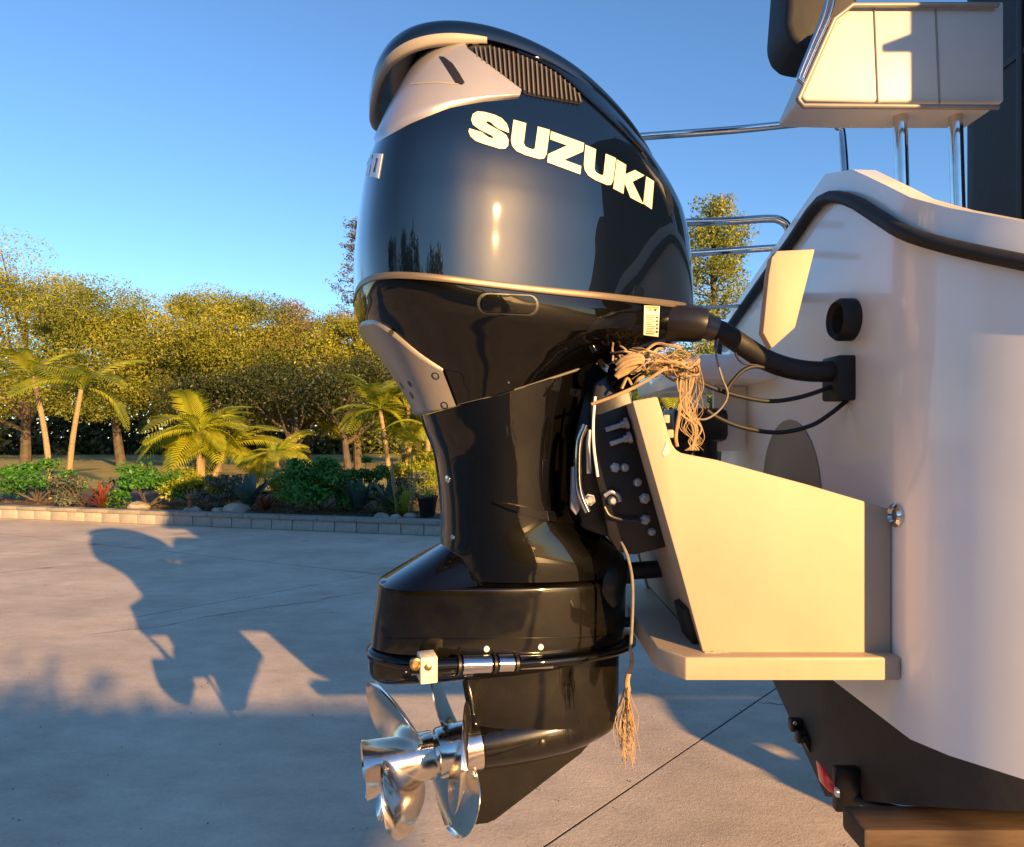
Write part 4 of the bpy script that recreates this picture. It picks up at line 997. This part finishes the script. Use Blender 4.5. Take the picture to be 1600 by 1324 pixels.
# handrails
def rail(pts, r, m='chrome'): b = B(); b.tube(curve(pts, 6), r, 14); b.obj('handrail', M[m], boat)
rail([at(900, 222, 2.15), at(1015, 213, 2.15), at(1150, 203, 2.15), at(1270, 191, 2.15), at(1296, 191, 2.15), at(1310, 198, 2.15), at(1316, 215, 2.15), at(1322, 300, 2.1), at(1326, 372, 2.1)], .0125)
rail([at(1000, 352, 2.05), at(1075, 348, 2.05), at(1150, 345, 2.05), at(1200, 342, 2.05), at(1220, 345, 2.05), at(1232, 358, 2.05), at(1234, 388, 2.05)], .0125)
rail([at(1000, 402, 1.98), at(1075, 397, 1.98), at(1200, 388, 1.98), at(1283, 384, 1.98), at(1320, 383, 1.98)], .0105)
rail([at(1040, 483, 2.0), at(1100, 481, 2.0), at(1198, 476, 2.0)], .0055)
# seats at the top right
sq = [at(p, q, 1.72) for p, q in ((1222, -60), (1216, 20), (1213, 60), (1220, 82), (1236, 96), (1262, 101), (1286, 96), (1318, 40), (1345, -60))]
b = B(); b.extr([(p.x, p.z) for p in sq], 1.66, 1.80, bev=.03, seg=4); st1 = b.obj('black_backrest', M['canvas'], boat)
sq = [at(p, q, 1.60) for p, q in ((1246, 158), (1252, 164), (1345, 166), (1560, 166), (1560, 10), (1330, 10), (1302, 32))]
b = B(); b.extr([(p.x, p.z) for p in sq], 1.58, 1.72, bev=.012, seg=3); st2 = b.obj('white_seat_back', M['vinyl'], boat)
b = B(); b.tube([at(1247, 156, 1.57), at(1303, 31, 1.57), at(1332, 8, 1.57), at(1560, 8, 1.57)], .006, 10); b.tube([at(1247, 156, 1.57), at(1255, 166, 1.57), at(1560, 168, 1.57)], .006, 10); b.obj('piping', M['greyplate'], st2)
for px in (1372, 1468): b = B(); b.tube([at(px-6, 14, 1.579), at(px, 162, 1.579)], .0022, 8); b.obj('stitched_seam', M['greyplate'], st2)
for o_ in (0, 9):
    b = B(); b.tube(curve([at(1300+o_, -40, 1.55), at(1288+o_, 20, 1.55), at(1268+o_*.8, 70, 1.55), at(1249+o_*.6, 118, 1.55), at(1250+o_*.4, 126, 1.55), at(1256, 131, 1.55)], 6), .0055, 12); b.obj('seat_frame', M['chrome'], boat)
for xx in (.98, 1.12, 1.66): b = B(); b.tube([(xx, 1.65, 2.18), (xx+.02, 1.65, 1.5)], .016, 14); b.obj('seat_leg', M['chrome'], boat)
# black canvas cabin added further forward for dark reflections and ground shade
b = B(); b.box((2.9, 1.5, 2.45), (2.6, 1.76, 1.6), bev=.12); cab = b.obj('shade_cabin', M['canvas'], boat)
for zz in (1.95, 2.55, 3.05): b = B(); b.box((2.9, 1.5, zz), (2.612, 1.772, .022), bev=.004); b.obj('shade_cabin_seam', M['rubber'], cab)
for yy in (.95, 1.5, 2.05): b = B(); b.box((1.597, yy, 2.45), (.014, .024, 1.5), bev=.004); b.obj('shade_cabin_upright_seam', M['rubber'], cab)
# hose flange at the stern
b = B(); b.box((XT-.012, 1.405, at(1300, 592, 1.40).z), (.05, .075, .095), bev=.006); b.obj('hose_flange', M['rubber'], boat)
b = B(); b.rev((XT+.004, 1.385, at(1330, 500, 1.385).z), (-1, 0, 0), [(0, .045), (.03, .045), (.04, .038), (.03, .03), (.0, .03)], 28); b.obj('round_vent', M['rubber'], boat)
b = B(); b.tube(curve([(XT-.002, 1.60, .96), (XT-.03, 1.60, .95), (XT-.035, 1.60, .92), (XT-.03, 1.60, .89), (XT-.002, 1.60, .88)], 5), .006, 10); b.obj('stern_eye', M['chrome'], boat)
b = B(); b.rev((XT+.002, 1.22, 1.20), (-1, 0, 0), [(0, .022), (.008, .022), (.012, .016), (.006, .012)], 24); b.obj('skin_fitting', M['chrome'], boat)
# transducer on the transom
b = B(); b.box(at(1243, 1132, 1.62), (.03, .02, .03), bev=.002); b.box(at(1253, 1150, 1.60), (.03, .02, .03), bev=.002); b.box(at(1262, 1163, 1.58), (.012, .01, .035), Matrix.Rotation(-.5, 3, 'Y').to_quaternion()); b.obj('transducer', M['blackplastic'], boat)
for px, py in ((1242, 1130), (1252, 1148)):
    b = B(); b.rev(at(px, py, 1.605), (0, -1, 0), [(0, .005), (.004, .004)], 10); b.obj('transducer_screw', M['steel'], boat)

# ------------------------------------------------------------------ hose, cables, ropes
def line_thing(name, label, cat, pts, r, m, step=8, n=10): b = B(); b.tube(curve(pts, step), r, n); return tag(b.obj(name, m), label, cat)
line_thing('rigging_hose', 'thick black rigging hose curving from the motor to the stern of the boat', 'hose', [at(1112, 513, 1.42), at(1132, 521, 1.42), at(1165, 543, 1.42), at(1200, 564, 1.41), at(1240, 577, 1.40), at(1285, 581, 1.40), at(1335, 575, 1.40)], .0225, M['rubber'], 10, 24)
line_thing('cable', 'upper black cable sagging from the rope bundle to the hose flange', 'cable', [at(1083, 592, 1.40), at(1110, 605, 1.40), at(1150, 618, 1.40), at(1200, 627, 1.40), at(1245, 622, 1.40), at(1290, 608, 1.40), at(1335, 590, 1.40)], .0048, M['rubber'])
line_thing('cable', 'lower black cable looping below the sagging one and rising to the right', 'cable', [at(1098, 636, 1.42), at(1120, 652, 1.42), at(1160, 668, 1.42), at(1215, 676, 1.42), at(1265, 666, 1.41), at(1300, 645, 1.40), at(1340, 612, 1.40)], .0048, M['rubber'])
line_thing('cable', 'short black cable arching from the sagging cable up to the hose', 'cable', [at(1133, 614, 1.39), at(1143, 598, 1.39), at(1160, 580, 1.39), at(1178, 573, 1.395), at(1196, 575, 1.40)], .0045, M['rubber'])
line_thing('thin_wire', 'thin grey wire hanging from the hose and looping under the rope strands', 'wire', [at(1122, 530, 1.40), at(1119, 555, 1.39), at(1128, 590, 1.385), at(1137, 617, 1.38), at(1125, 640, 1.38), at(1103, 655, 1.38), at(1082, 652, 1.38), at(1069, 638, 1.38), at(1068, 610, 1.38), at(1072, 590, 1.38)], .0022, M['greyline'])
line_thing('thin_wire', 'thin dark wire loop under the thick hose', 'wire', [at(1148, 535, 1.40), at(1150, 555, 1.395), at(1162, 568, 1.39), at(1185, 571, 1.395)], .0022, M['rubber'])
rb = thing('rope_bundle', 'messy bundle of frayed tan rope wrapped over the top of the motor bracket', 'rope', at(1030, 580, 1.36))
b = B()
for k in range(95):
    x = rnd.uniform(965, 1082); L = rnd.uniform(15, 46); y = 568+(x-960)*.04+rnd.gauss(0, 10); Y = rnd.uniform(1.29, 1.40); sl_ = rnd.gauss(-.05, .6)
    P = [at(max(958, min(1092, x-L+2*L*q/4)), y+sl_*(-L+2*L*q/4)*.35+rnd.gauss(0, 5.5), Y+rnd.gauss(0, .012)) for q in range(5)]
    b.tube(curve(P, 4), rnd.choice((.0007, .0010, .0014, .0022, .0030)), 5)
b.obj('loose_strands', M['rope'], rb)
b = B()
for k in range(3):
    b.tube(curve([at(962+k, 588-k*9, 1.30), at(975, 574-k*7, 1.29), at(1000, 566-k*5, 1.29), at(1003, 574-k*3, 1.30), at(985, 580-k*2, 1.30), at(964, 590-k*8, 1.30)], 6), .0045, 8)
b.obj('coil', M['rope'], rb)
b = B()
for k in range(22):
    x0 = 1062+k*1.5; P = [at(x0, 572+rnd.uniform(-6, 6), 1.35), at(x0+rnd.gauss(0, 5), 605, 1.33), at(1072+rnd.gauss(8, 9), 640, 1.33), at(1085+rnd.gauss(-4, 8), 668, 1.33), at(1086+rnd.gauss(0, 6), 690, 1.33), at(1080+rnd.gauss(0, 7), 704, 1.33)]
    b.tube(curve(P, 5), rnd.choice((.0006, .0009, .0012, .0024)), 5)
P = [at(1066, 590, 1.34), at(1062, 640, 1.33), at(1056, 680, 1.33), at(1058, 698, 1.33)]; b.tube(curve(P, 5), .0036, 6)
b.obj('hanging_strands', M['rope'], rb)
line_thing('stick', 'straight tan rope end lying diagonally across the clamp bracket', 'rope', [at(924, 632, 1.285), at(960, 619, 1.28), at(1000, 601, 1.28), at(1042, 574, 1.29)], .0034, M['rope'], 4, 8).name = 'rope_end'
dr = thing('dangling_rope', 'grey cord hanging beside the lower unit and ending in a frayed tan tassel', 'rope', at(985, 1000, 1.36))
b = B(); b.tube(curve([at(964, 836, 1.36), at(972, 850, 1.34), at(982, 875, 1.33), at(988, 910, 1.33), at(988, 960, 1.33), at(985, 1020, 1.33)], 6), .0034, 8); b.obj('cord', M['greyline'], dr)
b = B()
b.tube(curve([at(985, 1014, 1.33), at(987, 1035, 1.33), at(980, 1062, 1.33), at(981, 1080, 1.33)], 5), [.0036+.0002*i for i in range(16)], 8)
for k in range(60):
    e = rnd.gauss(0, .9); ln = rnd.uniform(60, 128)
    P = [at(981+rnd.gauss(0, 1.2), 1066, 1.33), at(980+e*4, 1075+ln*.3, 1.33+rnd.gauss(0, .008)), at(981+e*8+rnd.gauss(0, 1.5), 1075+ln*.65, 1.33+rnd.gauss(0, .012)), at(984+e*8+rnd.gauss(0, 3), 1075+ln, 1.33+rnd.gauss(0, .012))]
    b.tube(curve(P, 4), rnd.uniform(.0005, .0011), 4)
b.obj('tassel', M['rope'], dr)

# ------------------------------------------------------------------ trailer
tl = thing('boat_trailer', 'galvanised boat trailer under the hull with a red tail light at its rear', 'trailer', (3, 1.5, 0))
for yy in (1.0, 2.0): b = B(); b.box((4.1, yy, .42), (3.6, .06, .1), bev=.006); b.obj('frame_rail', M['galv'], tl)
for xx in (2.5, 3.5, 4.9): b = B(); b.box((xx, 1.5, .36), (.07, 1.9, .07), bev=.006); b.obj('crossmember', M['galv'], tl)
b = B(); b.box((6.9, 1.5, .42), (2.4, .08, .1), bev=.006); b.obj('drawbar', M['galv'], tl)
for yy, x0 in ((1.19, .62), (1.81, 1.05)): b = B(); b.box(((x0+4.7)/2, yy, .632), (4.7-x0, .08, .045), bev=.008); b.obj('bunk', M['wood'], tl)
for yy in (.53, 2.47):
    for xx in (2.98, 3.70):
        b = B(); b.rev((xx, yy-.09, .33), (0, 1, 0), [(0, .2), (.01, .30), (.04, .33), (.14, .33), (.17, .30), (.18, .2)], 32); wh = b.obj('tyre', M['tyre'], tl)
        b = B(); b.rev((xx, yy-.07, .33), (0, 1, 0), [(0, .06), (.02, .19), (.12, .19), (.14, .06)], 24); b.obj('rim', M['galv'], wh)
    b = B(); b.extr([(2.60, .52), (2.64, .70), (2.74, .75), (3.94, .75), (4.04, .70), (4.08, .52), (4.08, .49), (3.98, .66), (2.70, .66), (2.60, .49)], yy-.12, yy+.12, bev=.01); b.obj('mudguard', M['galv'], tl)
    b = B(); b.box((2.59, yy, .33), (.012, .24, .52), bev=.003); b.obj('shade_flap', M['rubber'], tl)  # added flap, gives the ground shadow a straight edge
ly = 1.33
b = B(); lens = [at(p, q, ly) for p, q in ((1284, 1197), (1290, 1203), (1305, 1228), (1310, 1240), (1298, 1240), (1289, 1230))]
b.extr([(p.x, p.z) for p in lens], ly, ly+.03, bev=.004); tlg = b.obj('tail_light', M['red'], tl)
b = B(); b.box(at(1307.5, 1238, ly-.008), (.0065, .012, .016), bev=.001); b.obj('marker_lens', M['decalwhite'], tlg)
b = B(); b.box(at(1322, 1232, ly+.025), (.05, .02, .09), bev=.003); b.obj('light_bracket', M['satin'], tl)
b = B(); b.tube(curve([at(1322, 1245, ly+.03), (.78, 1.30, .60), (.86, 1.21, .625)]), .009, 10); b.obj('light_arm', M['satin'], tl)
